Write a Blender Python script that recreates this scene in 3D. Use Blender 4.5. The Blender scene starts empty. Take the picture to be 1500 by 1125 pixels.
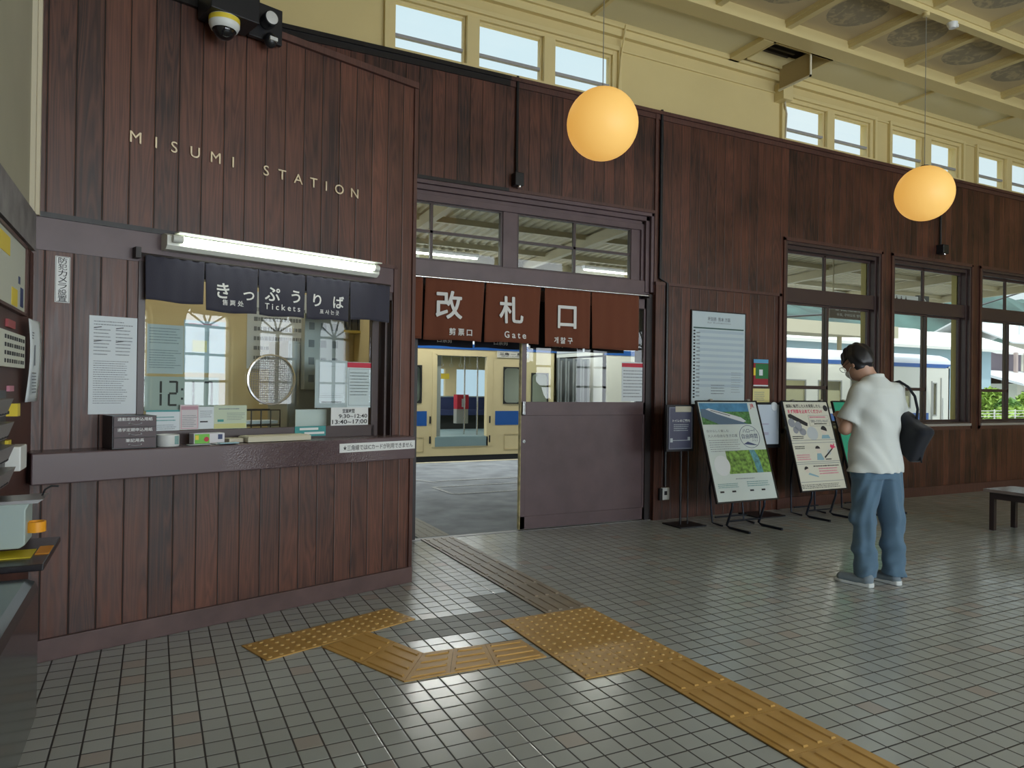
import bpy, bmesh, math, random
import numpy as np
from mathutils import Vector, Matrix
random.seed(7)
SC = bpy.context.scene
COL = SC.collection
# ---------------------------------------------------------------- camera
FPX, YAW, PIT, ROL = 1045.81, 0.46390, 0.00480, 0.01370
CX, CY, CZ = -1.7809, -2.7662, 1.3324
Fv = np.array([math.sin(YAW)*math.cos(PIT), math.cos(YAW)*math.cos(PIT), math.sin(PIT)])
_R = np.array([math.cos(YAW), -math.sin(YAW), 0.0]); _U = np.cross(_R, Fv)
Rv = _R*math.cos(ROL) + _U*math.sin(ROL); Uv = _U*math.cos(ROL) - _R*math.sin(ROL)
CP = np.array([CX, CY, CZ])
cam = bpy.data.cameras.new('camera'); cam.sensor_width = 36; cam.lens = FPX/1500*36
cam.clip_start = 0.05; cam.clip_end = 2000
camo = bpy.data.objects.new('camera', cam); COL.objects.link(camo)
camo.matrix_world = Matrix(((Rv[0], Uv[0], -Fv[0], CX), (Rv[1], Uv[1], -Fv[1], CY), (Rv[2], Uv[2], -Fv[2], CZ), (0, 0, 0, 1)))
SC.camera = camo
SC.view_settings.view_transform = 'Standard'; SC.view_settings.look = 'None'
SC.view_settings.gamma = 1.0; SC.view_settings.use_curve_mapping = False
SC.view_settings.exposure = 0.12
SC.cycles.use_denoising = True
SC.cycles.max_bounces = 8; SC.cycles.diffuse_bounces = 4; SC.cycles.glossy_bounces = 4
SC.cycles.transparent_max_bounces = 12; SC.cycles.caustics_reflective = False; SC.cycles.caustics_refractive = False
SC.cycles.sample_clamp_indirect = 6.0

# measured planes of the place (metres): the platform wall stands at y = WV, floor z = 0
WV = 3.12
def ray(x, y): return Fv + Rv*((x-750)/FPX) + Uv*((562.5-y)/FPX)
def onz(x, y, z=0.0):
    d = ray(x, y); return CP + d*((z-CP[2])/d[2])
def onv(x, y, v=WV):
    d = ray(x, y); return CP + d*((v-CP[1])/d[1])
def onu(x, y, u):
    d = ray(x, y); return CP + d*((u-CP[0])/d[0])
BA = onz(31.5, 975); BB = onz(599, 852)
BA = Vector((-2.31, BA[1] + (BB[1]-BA[1])/(BB[0]-BA[0])*(-2.31-BA[0]), 0)); BB = Vector((BB[0], BB[1], 0))
BANG = math.atan2(BB.y-BA.y, BB.x-BA.x)
BD = Vector((math.cos(BANG), math.sin(BANG), 0)); BN = Vector((BD.y, -BD.x, 0))
BLEN = (BB-BA).length
def onb(x, y, off=0.0):
    'point on the ticket booth face (off = metres in front of it): distance along the face, height'
    d = Vector(ray(x, y)); c = Vector(CP); t = ((BA + BN*off - c).dot(BN))/d.dot(BN); X = c + d*t
    return (X-BA).dot(BD), X.z
def bpt(t, z, off=0.0): return BA + BD*t + BN*off + Vector((0, 0, z))

# ---------------------------------------------------------------- light
W = bpy.data.worlds.new('sky'); SC.world = W; W.use_nodes = True
nt = W.node_tree; nt.nodes.clear()
o = nt.nodes.new('ShaderNodeOutputWorld'); bg = nt.nodes.new('ShaderNodeBackground')
tc = nt.nodes.new('ShaderNodeTexCoord'); sp = nt.nodes.new('ShaderNodeSeparateXYZ'); rp = nt.nodes.new('ShaderNodeValToRGB')
nz = nt.nodes.new('ShaderNodeTexNoise'); nz.inputs['Scale'].default_value = 3.0; nz.inputs['Detail'].default_value = 5
mx = nt.nodes.new('ShaderNodeMixRGB'); mx.inputs['Color2'].default_value = (0.88, 0.92, 0.95, 1)
rp.color_ramp.elements[0].position = 0.0; rp.color_ramp.elements[0].color = (0.80, 0.90, 0.95, 1)
rp.color_ramp.elements[1].position = 0.5; rp.color_ramp.elements[1].color = (0.62, 0.78, 0.88, 1)
e3 = rp.color_ramp.elements.new(.72); e3.color = (2.4, 2.6, 2.8, 1)      # bright thin cloud overhead
r2 = nt.nodes.new('ShaderNodeValToRGB'); r2.color_ramp.elements[0].position = .4; r2.color_ramp.elements[1].position = .7
nt.links.new(tc.outputs['Generated'], sp.inputs[0]); nt.links.new(sp.outputs['Z'], rp.inputs[0])
nt.links.new(tc.outputs['Generated'], nz.inputs['Vector']); nt.links.new(nz.outputs[0], r2.inputs[0])
cf = nt.nodes.new('ShaderNodeMath'); cf.operation = 'MULTIPLY'; cf.inputs[1].default_value = .6; nt.links.new(r2.outputs[0], cf.inputs[0]); nt.links.new(cf.outputs[0], mx.inputs['Fac']); nt.links.new(rp.outputs[0], mx.inputs['Color1'])
nt.links.new(mx.outputs[0], bg.inputs[0]); bg.inputs[1].default_value = 1.0
nt.links.new(bg.outputs[0], o.inputs[0])
def area(name, loc, rot, sx, sy, power, col=(1, 1, 1)):
    l = bpy.data.lights.new(name, 'AREA'); l.shape = 'RECTANGLE'; l.size = sx; l.size_y = sy; l.energy = power; l.color = col
    ob = bpy.data.objects.new(name, l); ob.location = loc; ob.rotation_euler = rot; COL.objects.link(ob); return ob
sun = bpy.data.lights.new('sun', 'SUN'); sun.energy = 2.2; sun.angle = 0.02; sun.color = (1, .97, .9)
suno = bpy.data.objects.new('sun', sun); COL.objects.link(suno)
suno.rotation_euler = Vector((0.25, 0.35, -0.9)).to_track_quat('-Z', 'Y').to_euler()
# daylight entering the arched windows and the high windows of the street side
REAR = -7.0
RW = [8.70, 6.95, 5.16, 3.40, 1.63, -0.10, 10.45]
for u in RW:
    k_ = 1.25 if u < 4 else (1.0 if u < 6 else (.7 if u < 8 else .4))
    area('daylight_window', (u, REAR-0.25, 1.95), (math.radians(90), 0, 0), 1.15, 2.2, 105*k_, (0.86, 0.94, 1.0))
area('daylight_high_windows', (4.5, REAR-0.25, 4.4), (math.radians(90), 0, 0), 13, 0.5, 120, (0.86, 0.94, 1.0))

# ---------------------------------------------------------------- mesh builder
class B:
    def __init__(s): s.v = []; s.f = []; s.m = []
    def add(s, vs, fs, m=0):
        n = len(s.v); s.v += [tuple(v) for v in vs]; s.f += [tuple(i+n for i in f) for f in fs]; s.m += [m]*len(fs); return s
    def box(s, x0, x1, y0, y1, z0, z1, m=0):
        vs = [(x, y, z) for z in (z0, z1) for y in (y0, y1) for x in (x0, x1)]
        return s.add(vs, [(0, 2, 3, 1), (4, 5, 7, 6), (0, 1, 5, 4), (2, 6, 7, 3), (0, 4, 6, 2), (1, 3, 7, 5)], m)
    def hexa(s, p, m=0):
        'p: 4 bottom points then 4 top points, both counter clockwise'
        return s.add(p, [(3, 2, 1, 0), (4, 5, 6, 7), (0, 1, 5, 4), (1, 2, 6, 5), (2, 3, 7, 6), (3, 0, 4, 7)], m)
    def prism(s, pts, a, b, axis='y', m=0):
        'polygon (list of 2D) extruded from a to b along an axis'
        n = len(pts)
        def P(p, t):
            if axis == 'y': return (p[0], t, p[1])
            if axis == 'z': return (p[0], p[1], t)
            return (t, p[0], p[1])
        vs = [P(p, a) for p in pts] + [P(p, b) for p in pts]
        fs = [tuple(range(n)), tuple(range(2*n-1, n-1, -1))] + [(i+n, (i+1) % n+n, (i+1) % n, i) for i in range(n)]
        return s.add(vs, fs, m)
    def tube(s, path, r, n=8, m=0, r2=None):
        path = [Vector(p) for p in path]; vs = []; fs = []
        for i, p in enumerate(path):
            d = (path[min(i+1, len(path)-1)] - path[max(i-1, 0)]).normalized()
            a = d.orthogonal().normalized() if i == 0 else (a - d*a.dot(d)).normalized()
            b = d.cross(a); rr = r if r2 is None else r + (r2-r)*i/(len(path)-1)
            for k in range(n):
                t = 2*math.pi*k/n; vs.append(p + (a*math.cos(t) + b*math.sin(t))*rr)
        for i in range(len(path)-1):
            for k in range(n):
                fs.append((i*n+k, i*n+(k+1) % n, (i+1)*n+(k+1) % n, (i+1)*n+k))
        fs += [tuple(range(n-1, -1, -1)), tuple(range((len(path)-1)*n, len(path)*n))]
        return s.add(vs, fs, m)
    def lathe(s, prof, c=(0, 0, 0), n=24, axis='z', m=0):
        vs = []; fs = []
        for r, h in prof:
            for k in range(n):
                t = 2*math.pi*k/n; x, y = r*math.cos(t), r*math.sin(t)
                p = (x, y, h) if axis == 'z' else ((x, h, y) if axis == 'y' else (h, x, y))
                vs.append((p[0]+c[0], p[1]+c[1], p[2]+c[2]))
        for i in range(len(prof)-1):
            for k in range(n):
                fs.append((i*n+k, i*n+(k+1) % n, (i+1)*n+(k+1) % n, (i+1)*n+k))
        return s.add(vs, fs, m)
    def sphere(s, c, r, n=24, m=0, sc=(1, 1, 1)):
        prof = [(max(1e-4, r*math.sin(math.pi*i/(n//2))), -r*math.cos(math.pi*i/(n//2))) for i in range(n//2+1)]
        b = B().lathe(prof, n=n); return s.add([(v[0]*sc[0]+c[0], v[1]*sc[1]+c[1], v[2]*sc[2]+c[2]) for v in b.v], b.f, m)
    def ring(s, c, r, w, y0, y1, n=48, m=0):
        'flat annulus in the xz plane'
        return s.lathe([(r-w, y0), (r, y0), (r, y1), (r-w, y1), (r-w, y0)], c, n, 'y', m)
    def tf(s, M): s.v = [tuple(M @ Vector(v)) for v in s.v]; return s
    def build(s, name, mats, parent=None, smooth=False, bevel=0, **kw):
        me = bpy.data.meshes.new(name); me.from_pydata(s.v, [], s.f)
        mats = mats if isinstance(mats, (list, tuple)) else [mats]
        for mt in mats: me.materials.append(mt)
        me.polygons.foreach_set('material_index', s.m)
        bm = bmesh.new(); bm.from_mesh(me); bmesh.ops.recalc_face_normals(bm, faces=bm.faces); bm.to_mesh(me); bm.free()
        if smooth:
            me.polygons.foreach_set('use_smooth', [True]*len(me.polygons)); me.set_sharp_from_angle(angle=math.radians(40))
        ob = bpy.data.objects.new(name, me); COL.objects.link(ob)
        if parent is not None: ob.parent = parent
        if bevel:
            md = ob.modifiers.new('bevel', 'BEVEL'); md.width = bevel; md.segments = 2; md.limit_method = 'ANGLE'
        for k, v in kw.items(): ob[k] = v
        return ob
def thing(name, label, cat, loc=(0, 0, 0), rz=0.0, group=None):
    ob = bpy.data.objects.new(name, None); ob.location = loc; ob.rotation_euler = (0, 0, rz); COL.objects.link(ob)
    ob.empty_display_size = .1
    ob['label'] = label; ob['category'] = cat
    if group: ob['group'] = group
    return ob
def tag(ob, label, cat, group=None):
    ob['label'] = label; ob['category'] = cat
    if group: ob['group'] = group
    return ob
def struct(b, name, mats, **kw):
    ob = b.build(name, mats, **kw); ob['kind'] = 'structure'; return ob
def dup(root, loc=None, rz=None, label=None, group=None):
    r = root.copy(); COL.objects.link(r)
    if loc is not None: r.location = loc
    if rz is not None: r.rotation_euler = (0, 0, rz)
    if label: r['label'] = label
    if group: r['group'] = group
    for ch in list(root.children):
        c = ch.copy(); COL.objects.link(c); c.parent = r
        for g in ch.children:
            d = g.copy(); COL.objects.link(d); d.parent = c
    return r
_tx = {}
def txt(s, size=1.0, ex=0.0, off=0.0, align='CENTER', sp=1.0):
    'lettering as mesh data in the xz plane, facing -y, returned as a builder centred on its box'
    key = (s, ex/size if size else 0, off, sp)
    if key not in _tx:
        c = bpy.data.curves.new('t', 'FONT'); c.body = s; c.size = 1; c.extrude = ex/size; c.offset = off; c.space_character = sp
        c.resolution_u = 3
        ob = bpy.data.objects.new('t', c); COL.objects.link(ob)
        dg = bpy.context.evaluated_depsgraph_get(); me = bpy.data.meshes.new_from_object(ob.evaluated_get(dg))
        vs = [tuple(v.co) for v in me.vertices]; fs = [tuple(p.vertices) for p in me.polygons]
        bpy.data.objects.remove(ob); bpy.data.curves.remove(c); bpy.data.meshes.remove(me)
        xs = [v[0] for v in vs] or [0]; ys = [v[1] for v in vs] or [0]
        _tx[key] = (vs, fs, min(xs), max(xs), min(ys), max(ys))
    vs, fs, x0, x1, y0, y1 = _tx[key]
    b = B(); mx_ = (x0+x1)/2; my = (y0+y1)/2
    b.add([((v[0]-mx_)*size, -v[2]*size, (v[1]-my)*size) for v in vs], fs); b.w = (x1-x0)*size; b.h = (y1-y0)*size
    return b
def tfit(s, w, h=None, ex=0.0, off=0.0, sp=1.0):
    'lettering fitted to a box w by h'
    b = txt(s, 1.0, 0.0, off, sp=sp); b2 = B(); sx = w/b.w; sz = sx if h is None else h/b.h
    vs = [(v[0]*sx, v[1], v[2]*sz) for v in b.v]
    if ex:
        n = len(vs); b2.add([(v[0], ex/2, v[2]) for v in vs]+[(v[0], -ex/2, v[2]) for v in vs], b.f + [tuple(i+n for i in f) for f in b.f])
        ed = {}
        for f in b.f:
            for i in range(len(f)):
                e = (f[i], f[(i+1) % len(f)]); ed[e] = 1
        for (i, j) in list(ed):
            if (j, i) not in ed: b2.add([vs[i][:1]+(ex/2,)+vs[i][2:], vs[j][:1]+(ex/2,)+vs[j][2:], vs[j][:1]+(-ex/2,)+vs[j][2:], vs[i][:1]+(-ex/2,)+vs[i][2:]], [(0, 1, 2, 3)])
    else: b2.add(vs, b.f)
    return b2
def at(b, x, y, z): return b.tf(Matrix.Translation((x, y, z)))
def merge(dst, src, m=0): dst.add(src.v, src.f, m); return dst
def lines(b, x0, x1, z1, z0, n, y, m=0, fill=.45, seed=1, rag=.25, dash=True):
    'rows of print too small to read'
    rnd = random.Random(seed); st = (z1-z0)/n
    for i in range(n):
        zc = z1 - (i+.5)*st; xe = x1 - (x1-x0)*rag*rnd.random(); x = x0
        while x < xe:
            w = (x1-x0)*rnd.uniform(.02, .07) if dash else xe-x
            h = st*fill*rnd.uniform(.75, 1)
            b.add([(x, y, zc-h/2), (min(x+w, xe), y, zc-h/2), (min(x+w, xe), y, zc+h/2), (x, y, zc+h/2)], [(0, 1, 2, 3)], m)
            x += w + (x1-x0)*.012
    return b
def rect(b, x0, x1, z0, z1, y, m=0): return b.add([(x0, y, z0), (x1, y, z0), (x1, y, z1), (x0, y, z1)], [(0, 1, 2, 3)], m)
def frame(b, x0, x1, z0, z1, y0, y1, w, m=0, wb=None, wt=None):
    wb = wb or w; wt = wt or w
    b.box(x0, x0+w, y0, y1, z0, z1, m); b.box(x1-w, x1, y0, y1, z0, z1, m)
    b.box(x0+w, x1-w, y0, y1, z0, z0+wb, m); b.box(x0+w, x1-w, y0, y1, z1-wt, z1, m); return b

# ---------------------------------------------------------------- materials
_m = {}
def mat(name, col, rough=.5, metal=0.0, spec=.5, emit=None, es=0.0, noise=0.0, nscale=8.0, bump=0.0, coat=0.0):
    if name in _m: return _m[name]
    m = bpy.data.materials.new(name); m.use_nodes = True; n = m.node_tree.nodes; L = m.node_tree.links; p = n['Principled BSDF']
    p.inputs['Base Color'].default_value = (*col, 1); p.inputs['Roughness'].default_value = rough; p.inputs['Metallic'].default_value = metal
    p.inputs['Specular IOR Level'].default_value = spec
    if coat: p.inputs['Coat Weight'].default_value = coat; p.inputs['Coat Roughness'].default_value = .15
    if emit: p.inputs['Emission Color'].default_value = (*emit, 1); p.inputs['Emission Strength'].default_value = es
    if noise or bump:
        t = n.new('ShaderNodeTexCoord'); z = n.new('ShaderNodeTexNoise'); z.inputs['Scale'].default_value = nscale; z.inputs['Detail'].default_value = 4
        L.new(t.outputs['Object'], z.inputs['Vector'])
        if noise:
            r = n.new('ShaderNodeValToRGB'); r.color_ramp.elements[0].position = .3; r.color_ramp.elements[1].position = .7
            r.color_ramp.elements[0].color = (*[c*(1-noise) for c in col], 1); r.color_ramp.elements[1].color = (*[min(1, c*(1+noise)) for c in col], 1)
            L.new(z.outputs[0], r.inputs[0]); L.new(r.outputs[0], p.inputs['Base Color'])
        if bump:
            bb = n.new('ShaderNodeBump'); bb.inputs['Strength'].default_value = bump; bb.inputs['Distance'].default_value = .01
            L.new(z.outputs[0], bb.inputs['Height']); L.new(bb.outputs[0], p.inputs['Normal'])
    _m[name] = m; return m
def M_(n, op, a, b=None, L=None):
    q = n.new('ShaderNodeMath'); q.operation = op
    for i, x in enumerate((a, b)):
        if x is None: continue
        if isinstance(x, (int, float)): q.inputs[i].default_value = x
        else: L.new(x, q.inputs[i])
    return q.outputs[0]
def wood(name, dark, light, pitch=.12, off=0.0, axis='X', rough=.42, seam=.022, grain_axis='Z'):
    m = bpy.data.materials.new(name); m.use_nodes = True; n = m.node_tree.nodes; L = m.node_tree.links; p = n['Principled BSDF']
    t = n.new('ShaderNodeTexCoord'); s = n.new('ShaderNodeSeparateXYZ'); L.new(t.outputs['Object'], s.inputs[0])
    ax = s.outputs[axis]; q = M_(n, 'DIVIDE', M_(n, 'SUBTRACT', ax, off, L), pitch, L)
    idx = M_(n, 'FLOOR', q, None, L); fr = M_(n, 'FRACT', q, None, L)
    wn = n.new('ShaderNodeTexWhiteNoise'); wn.noise_dimensions = '1D'; L.new(idx, wn.inputs['W'])
    cv = n.new('ShaderNodeCombineXYZ')
    stretch = {'X': (1, 1, .06), 'Y': (1, 1, .06)}[axis] if grain_axis == 'Z' else (.06, 1, 1)
    mp = n.new('ShaderNodeMapping'); mp.inputs['Scale'].default_value = stretch; L.new(t.outputs['Object'], mp.inputs[0])
    va = n.new('ShaderNodeVectorMath'); va.operation = 'ADD'; L.new(mp.outputs[0], va.inputs[0])
    sc = M_(n, 'MULTIPLY', wn.outputs['Value'], 37.0, L); L.new(sc, cv.inputs[0]); L.new(sc, cv.inputs[1]); L.new(sc, cv.inputs[2]); L.new(cv.outputs[0], va.inputs[1])
    n1 = n.new('ShaderNodeTexNoise'); n1.inputs['Scale'].default_value = 9; n1.inputs['Detail'].default_value = 3; n1.inputs['Distortion'].default_value = .6
    L.new(va.outputs[0], n1.inputs['Vector'])
    rg = M_(n, 'FRACT', M_(n, 'MULTIPLY', n1.outputs[0], 14.0, L), None, L)      # growth rings
    tri = M_(n, 'ABSOLUTE', M_(n, 'SUBTRACT', rg, .5, L), None, L)
    n2 = n.new('ShaderNodeTexNoise'); n2.inputs['Scale'].default_value = 70; n2.inputs['Detail'].default_value = 3; L.new(va.outputs[0], n2.inputs['Vector'])
    n3 = n.new('ShaderNodeTexNoise'); n3.inputs['Scale'].default_value = 2.2; n3.inputs['Detail'].default_value = 2; L.new(t.outputs['Object'], n3.inputs['Vector'])
    f = M_(n, 'ADD', M_(n, 'MULTIPLY', tri, .55, L), M_(n, 'MULTIPLY', n2.outputs[0], .45, L), L)
    f = M_(n, 'ADD', f, M_(n, 'MULTIPLY', M_(n, 'SUBTRACT', wn.outputs['Value'], .5, L), .30, L), L)
    f = M_(n, 'ADD', f, M_(n, 'MULTIPLY', M_(n, 'SUBTRACT', n3.outputs[0], .5, L), .7, L), L)
    r = n.new('ShaderNodeValToRGB'); r.color_ramp.elements[0].position = .05; r.color_ramp.elements[1].position = .85
    r.color_ramp.elements[0].color = (*dark, 1); r.color_ramp.elements[1].color = (*light, 1); L.new(f, r.inputs[0])
    e = M_(n, 'MINIMUM', fr, M_(n, 'SUBTRACT', 1.0, fr, L), L); sm = M_(n, 'LESS_THAN', e, seam, L)
    mxn = n.new('ShaderNodeMixRGB'); L.new(sm, mxn.inputs['Fac']); L.new(r.outputs[0], mxn.inputs['Color1']); mxn.inputs['Color2'].default_value = (.006, .004, .004, 1)
    L.new(mxn.outputs[0], p.inputs['Base Color']); p.inputs['Roughness'].default_value = rough
    ro = M_(n, 'ADD', M_(n, 'MULTIPLY', n2.outputs[0], .25, L), rough-.12, L); L.new(ro, p.inputs['Roughness'])
    bb = n.new('ShaderNodeBump'); bb.inputs['Strength'].default_value = .5; bb.inputs['Distance'].default_value = .004
    h = M_(n, 'ADD', M_(n, 'MULTIPLY', M_(n, 'MINIMUM', e, .05, L), 20.0, L), M_(n, 'MULTIPLY', n2.outputs[0], .12, L), L)
    L.new(h, bb.inputs['Height']); L.new(bb.outputs[0], p.inputs['Normal'])
    _m[name] = m; return m
def glass(name, tint=(1, 1, 1), ior=1.5, rough=0.0, extra=1.0):
    m = bpy.data.materials.new(name); m.use_nodes = True; n = m.node_tree.nodes; L = m.node_tree.links; n.remove(n['Principled BSDF'])
    o_ = n['Material Output']; tr = n.new('ShaderNodeBsdfTransparent'); tr.inputs[0].default_value = (*tint, 1)
    gl = n.new('ShaderNodeBsdfGlossy'); gl.inputs['Roughness'].default_value = rough; fr = n.new('ShaderNodeFresnel'); fr.inputs[0].default_value = ior
    mm = n.new('ShaderNodeMixShader'); ge = n.new('ShaderNodeNewGeometry')
    f = M_(n, 'MULTIPLY', M_(n, 'MINIMUM', M_(n, 'MULTIPLY', fr.outputs[0], extra, L), 1.0, L), M_(n, 'SUBTRACT', 1.0, ge.outputs['Backfacing'], L), L)
    L.new(f, mm.inputs[0]); L.new(tr.outputs[0], mm.inputs[1]); L.new(gl.outputs[0], mm.inputs[2]); L.new(mm.outputs[0], o_.inputs[0]); _m[name] = m; return m
def tiles(name):
    m = bpy.data.materials.new(name); m.use_nodes = True; n = m.node_tree.nodes; L = m.node_tree.links; p = n['Principled BSDF']
    t = n.new('ShaderNodeTexCoord'); s = n.new('ShaderNodeSeparateXYZ'); L.new(t.outputs['Object'], s.inputs[0])
    es = []; ids = []
    for a in 'XY':
        q = M_(n, 'DIVIDE', s.outputs[a], .1, L); ids.append(M_(n, 'FLOOR', q, None, L)); fr = M_(n, 'FRACT', q, None, L)
        es.append(M_(n, 'MINIMUM', fr, M_(n, 'SUBTRACT', 1.0, fr, L), L))
    e = M_(n, 'MINIMUM', es[0], es[1], L)
    cv = n.new('ShaderNodeCombineXYZ'); L.new(ids[0], cv.inputs[0]); L.new(ids[1], cv.inputs[1])
    wn = n.new('ShaderNodeTexWhiteNoise'); wn.noise_dimensions = '2D'; L.new(cv.outputs[0], wn.inputs['Vector'])
    r = n.new('ShaderNodeValToRGB'); r.color_ramp.elements[0].position = 0; r.color_ramp.elements[0].color = (.47, .51, .505, 1)
    r.color_ramp.elements[1].position = .93; r.color_ramp.elements[1].color = (.51, .555, .55, 1)
    el = r.color_ramp.elements.new(.96); el.color = (.50, .47, .44, 1)
    L.new(wn.outputs['Value'], r.inputs[0])
    n1 = n.new('ShaderNodeTexNoise'); n1.inputs['Scale'].default_value = 1.2; n1.inputs['Detail'].default_value = 4; L.new(t.outputs['Object'], n1.inputs['Vector'])
    n2 = n.new('ShaderNodeTexNoise'); n2.inputs['Scale'].default_value = 60; L.new(t.outputs['Object'], n2.inputs['Vector'])
    mu = n.new('ShaderNodeMixRGB'); mu.blend_type = 'MULTIPLY'; mu.inputs['Fac'].default_value = .25; L.new(r.outputs[0], mu.inputs['Color1']); L.new(n1.outputs[0], mu.inputs['Color2'])
    sm = M_(n, 'LESS_THAN', e, .032, L)
    mx_ = n.new('ShaderNodeMixRGB'); L.new(sm, mx_.inputs['Fac']); L.new(mu.outputs[0], mx_.inputs['Color1']); mx_.inputs['Color2'].default_value = (.012, .012, .013, 1)
    L.new(mx_.outputs[0], p.inputs['Base Color'])
    # replaced tiles with a duller, darker face, on whole tiles of the grid
    def rng(s_, a, b_): return M_(n, 'MULTIPLY', M_(n, 'GREATER_THAN', s_, a-.5, L), M_(n, 'LESS_THAN', s_, b_-.5, L), L)
    pA = M_(n, 'MULTIPLY', rng(ids[0], 0, 3), rng(ids[1], 9, 14), L); pB = M_(n, 'MULTIPLY', rng(ids[0], -6, 0), rng(ids[1], 8, 11), L)
    pt = M_(n, 'MAXIMUM', pA, pB, L)
    dk = n.new('ShaderNodeMixRGB'); dk.blend_type = 'MULTIPLY'; L.new(pt, dk.inputs['Fac']); L.new(mx_.outputs[0], dk.inputs['Color1']); dk.inputs['Color2'].default_value = (.62, .62, .64, 1)
    L.new(dk.outputs[0], p.inputs['Base Color'])
    ro = M_(n, 'ADD', .13, M_(n, 'ADD', M_(n, 'MULTIPLY', n1.outputs[0], .08, L), M_(n, 'MULTIPLY', wn.outputs['Value'], .06, L), L), L)
    ro = M_(n, 'ADD', M_(n, 'ADD', ro, M_(n, 'MULTIPLY', pt, .3, L), L), M_(n, 'MULTIPLY', sm, .4, L), L); L.new(ro, p.inputs['Roughness']); p.inputs['Specular IOR Level'].default_value = .9
    bb = n.new('ShaderNodeBump'); bb.inputs['Strength'].default_value = .4; bb.inputs['Distance'].default_value = .003
    h = M_(n, 'ADD', M_(n, 'MULTIPLY', M_(n, 'MINIMUM', e, .06, L), 16.0, L), M_(n, 'MULTIPLY', n2.outputs[0], .07, L), L)
    L.new(h, bb.inputs['Height']); L.new(bb.outputs[0], p.inputs['Normal']); return m
WOOD = wood('wood_wall', (.018, .007, .005), (.165, .056, .033), off=.11)
WOODB = wood('wood_booth', (.026, .010, .008), (.180, .066, .040), off=.056)
TRIM = wood('wood_trim', (.055, .024, .020), (.13, .055, .042), pitch=50, rough=.4)
PURP = mat('painted_purple_brown', (.105, .066, .072), .38, noise=.15, nscale=5)
PURPD = mat('painted_dark_frame', (.055, .034, .034), .35)
DARKW = mat('dark_recess', (.018, .012, .012), .5)
CREAM = mat('cream_wall', (.66, .54, .26), .7, noise=.04, nscale=1.5)
CREAMT = mat('cream_trim', (.70, .58, .29), .5)
COFF = mat('coffer_panel', (.62, .54, .36), .7, noise=.06, nscale=2)
BLACK = mat('black_plastic', (.012, .013, .016), .35)
BLACKM = mat('black_metal', (.015, .015, .018), .4, .3)
WHITE = mat('white_plastic', (.75, .77, .76), .4)
PAPER = mat('white_paper', (.70, .76, .80), .6)
PAPERG = mat('grey_paper', (.52, .58, .62), .6)
INK = mat('ink_black', (.02, .02, .025), .6)
INKG = mat('ink_grey', (.22, .25, .28), .6)
RED = mat('red_print', (.55, .02, .05), .5)
PINK = mat('pink_print', (.72, .20, .30), .6)
TEAL = mat('teal_print', (.04, .30, .30), .5)
YEL = mat('yellow_print', (.80, .62, .05), .5)
LYEL = mat('pale_yellow_paper', (.72, .66, .30), .6)
CHROME = mat('chrome', (.75, .76, .78), .18, 1.0)
STEEL = mat('steel', (.55, .56, .57), .35, 1.0)
GOLD = mat('gold_letter', (.72, .60, .42), .35, .3)
WLET = mat('white_lettering', (.72, .72, .70), .6)
GLASS = glass('window_glass', (.98, 1, .98))
GLASSB = glass('booth_glass', (.93, .97, .96), extra=1.1)
FLOOR = tiles('floor_tiles')
# ================================================================ THE HALL
UMAX = 12.2; U0 = -2.31
struct(B().box(U0-.2, UMAX+.2, REAR-.2, WV, -.1, 0), 'floor', FLOOR)
# ---- platform side wall: dark boards up to 4.17 m with the gate and the windows cut out
WIN = [(4.62, 6.26), (6.49, 8.11), (8.33, 9.97), (10.20, 11.84)]
GU0, GU1, GZ = .20, 2.76, 3.13
b = B(); T0, T1 = WV, WV+.2
b.box(U0, GU0, T0, T1, 0, 4.17); b.box(GU0, GU1, T0, T1, GZ, 4.17)
e = GU1
for (a, c) in WIN:
    b.box(e, a, T0, T1, 0, 4.17); b.box(a, c, T0, T1, 0, .93); b.box(a, c, T0, T1, 3.05, 4.17); e = c
b.box(e, UMAX, T0, T1, 0, 4.17)
struct(b, 'wall_platform_side', WOOD)
# ---- cream wall over it with the high window openings
HW = [(-.06, 2.30, 3), (4.56, 6.12, 2), (6.42, 7.90, 2), (8.22, 9.72, 2), (10.02, 11.5, 2)]
b = B(); e = U0
for (a, c, k) in HW:
    b.box(e, a, WV+.02, WV+.2, 4.17, 5.0); b.box(a, c, WV+.02, WV+.2, 4.69, 5.0); e = c
b.box(e, UMAX, WV+.02, WV+.2, 4.17, 5.0)
struct(b, 'wall_upper_platform_side', CREAM)
struct(B().box(U0, UMAX, WV-.035, WV+.10, 4.15, 4.185).box(U0, UMAX, WV-.015, WV, 4.10, 4.15), 'trim_1', TRIM)
struct(B().box(U0, UMAX, WV-.03, WV+.02, 4.83, 4.95).box(U0, UMAX, WV-.06, WV+.02, 4.90, 4.95).box(U0, UMAX, WV, WV+.02, 4.70, 4.715), 'trim_2', CREAMT)
BAR = mat('window_bar_grey', (.34, .34, .36), .5)
nwin = 0
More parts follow.
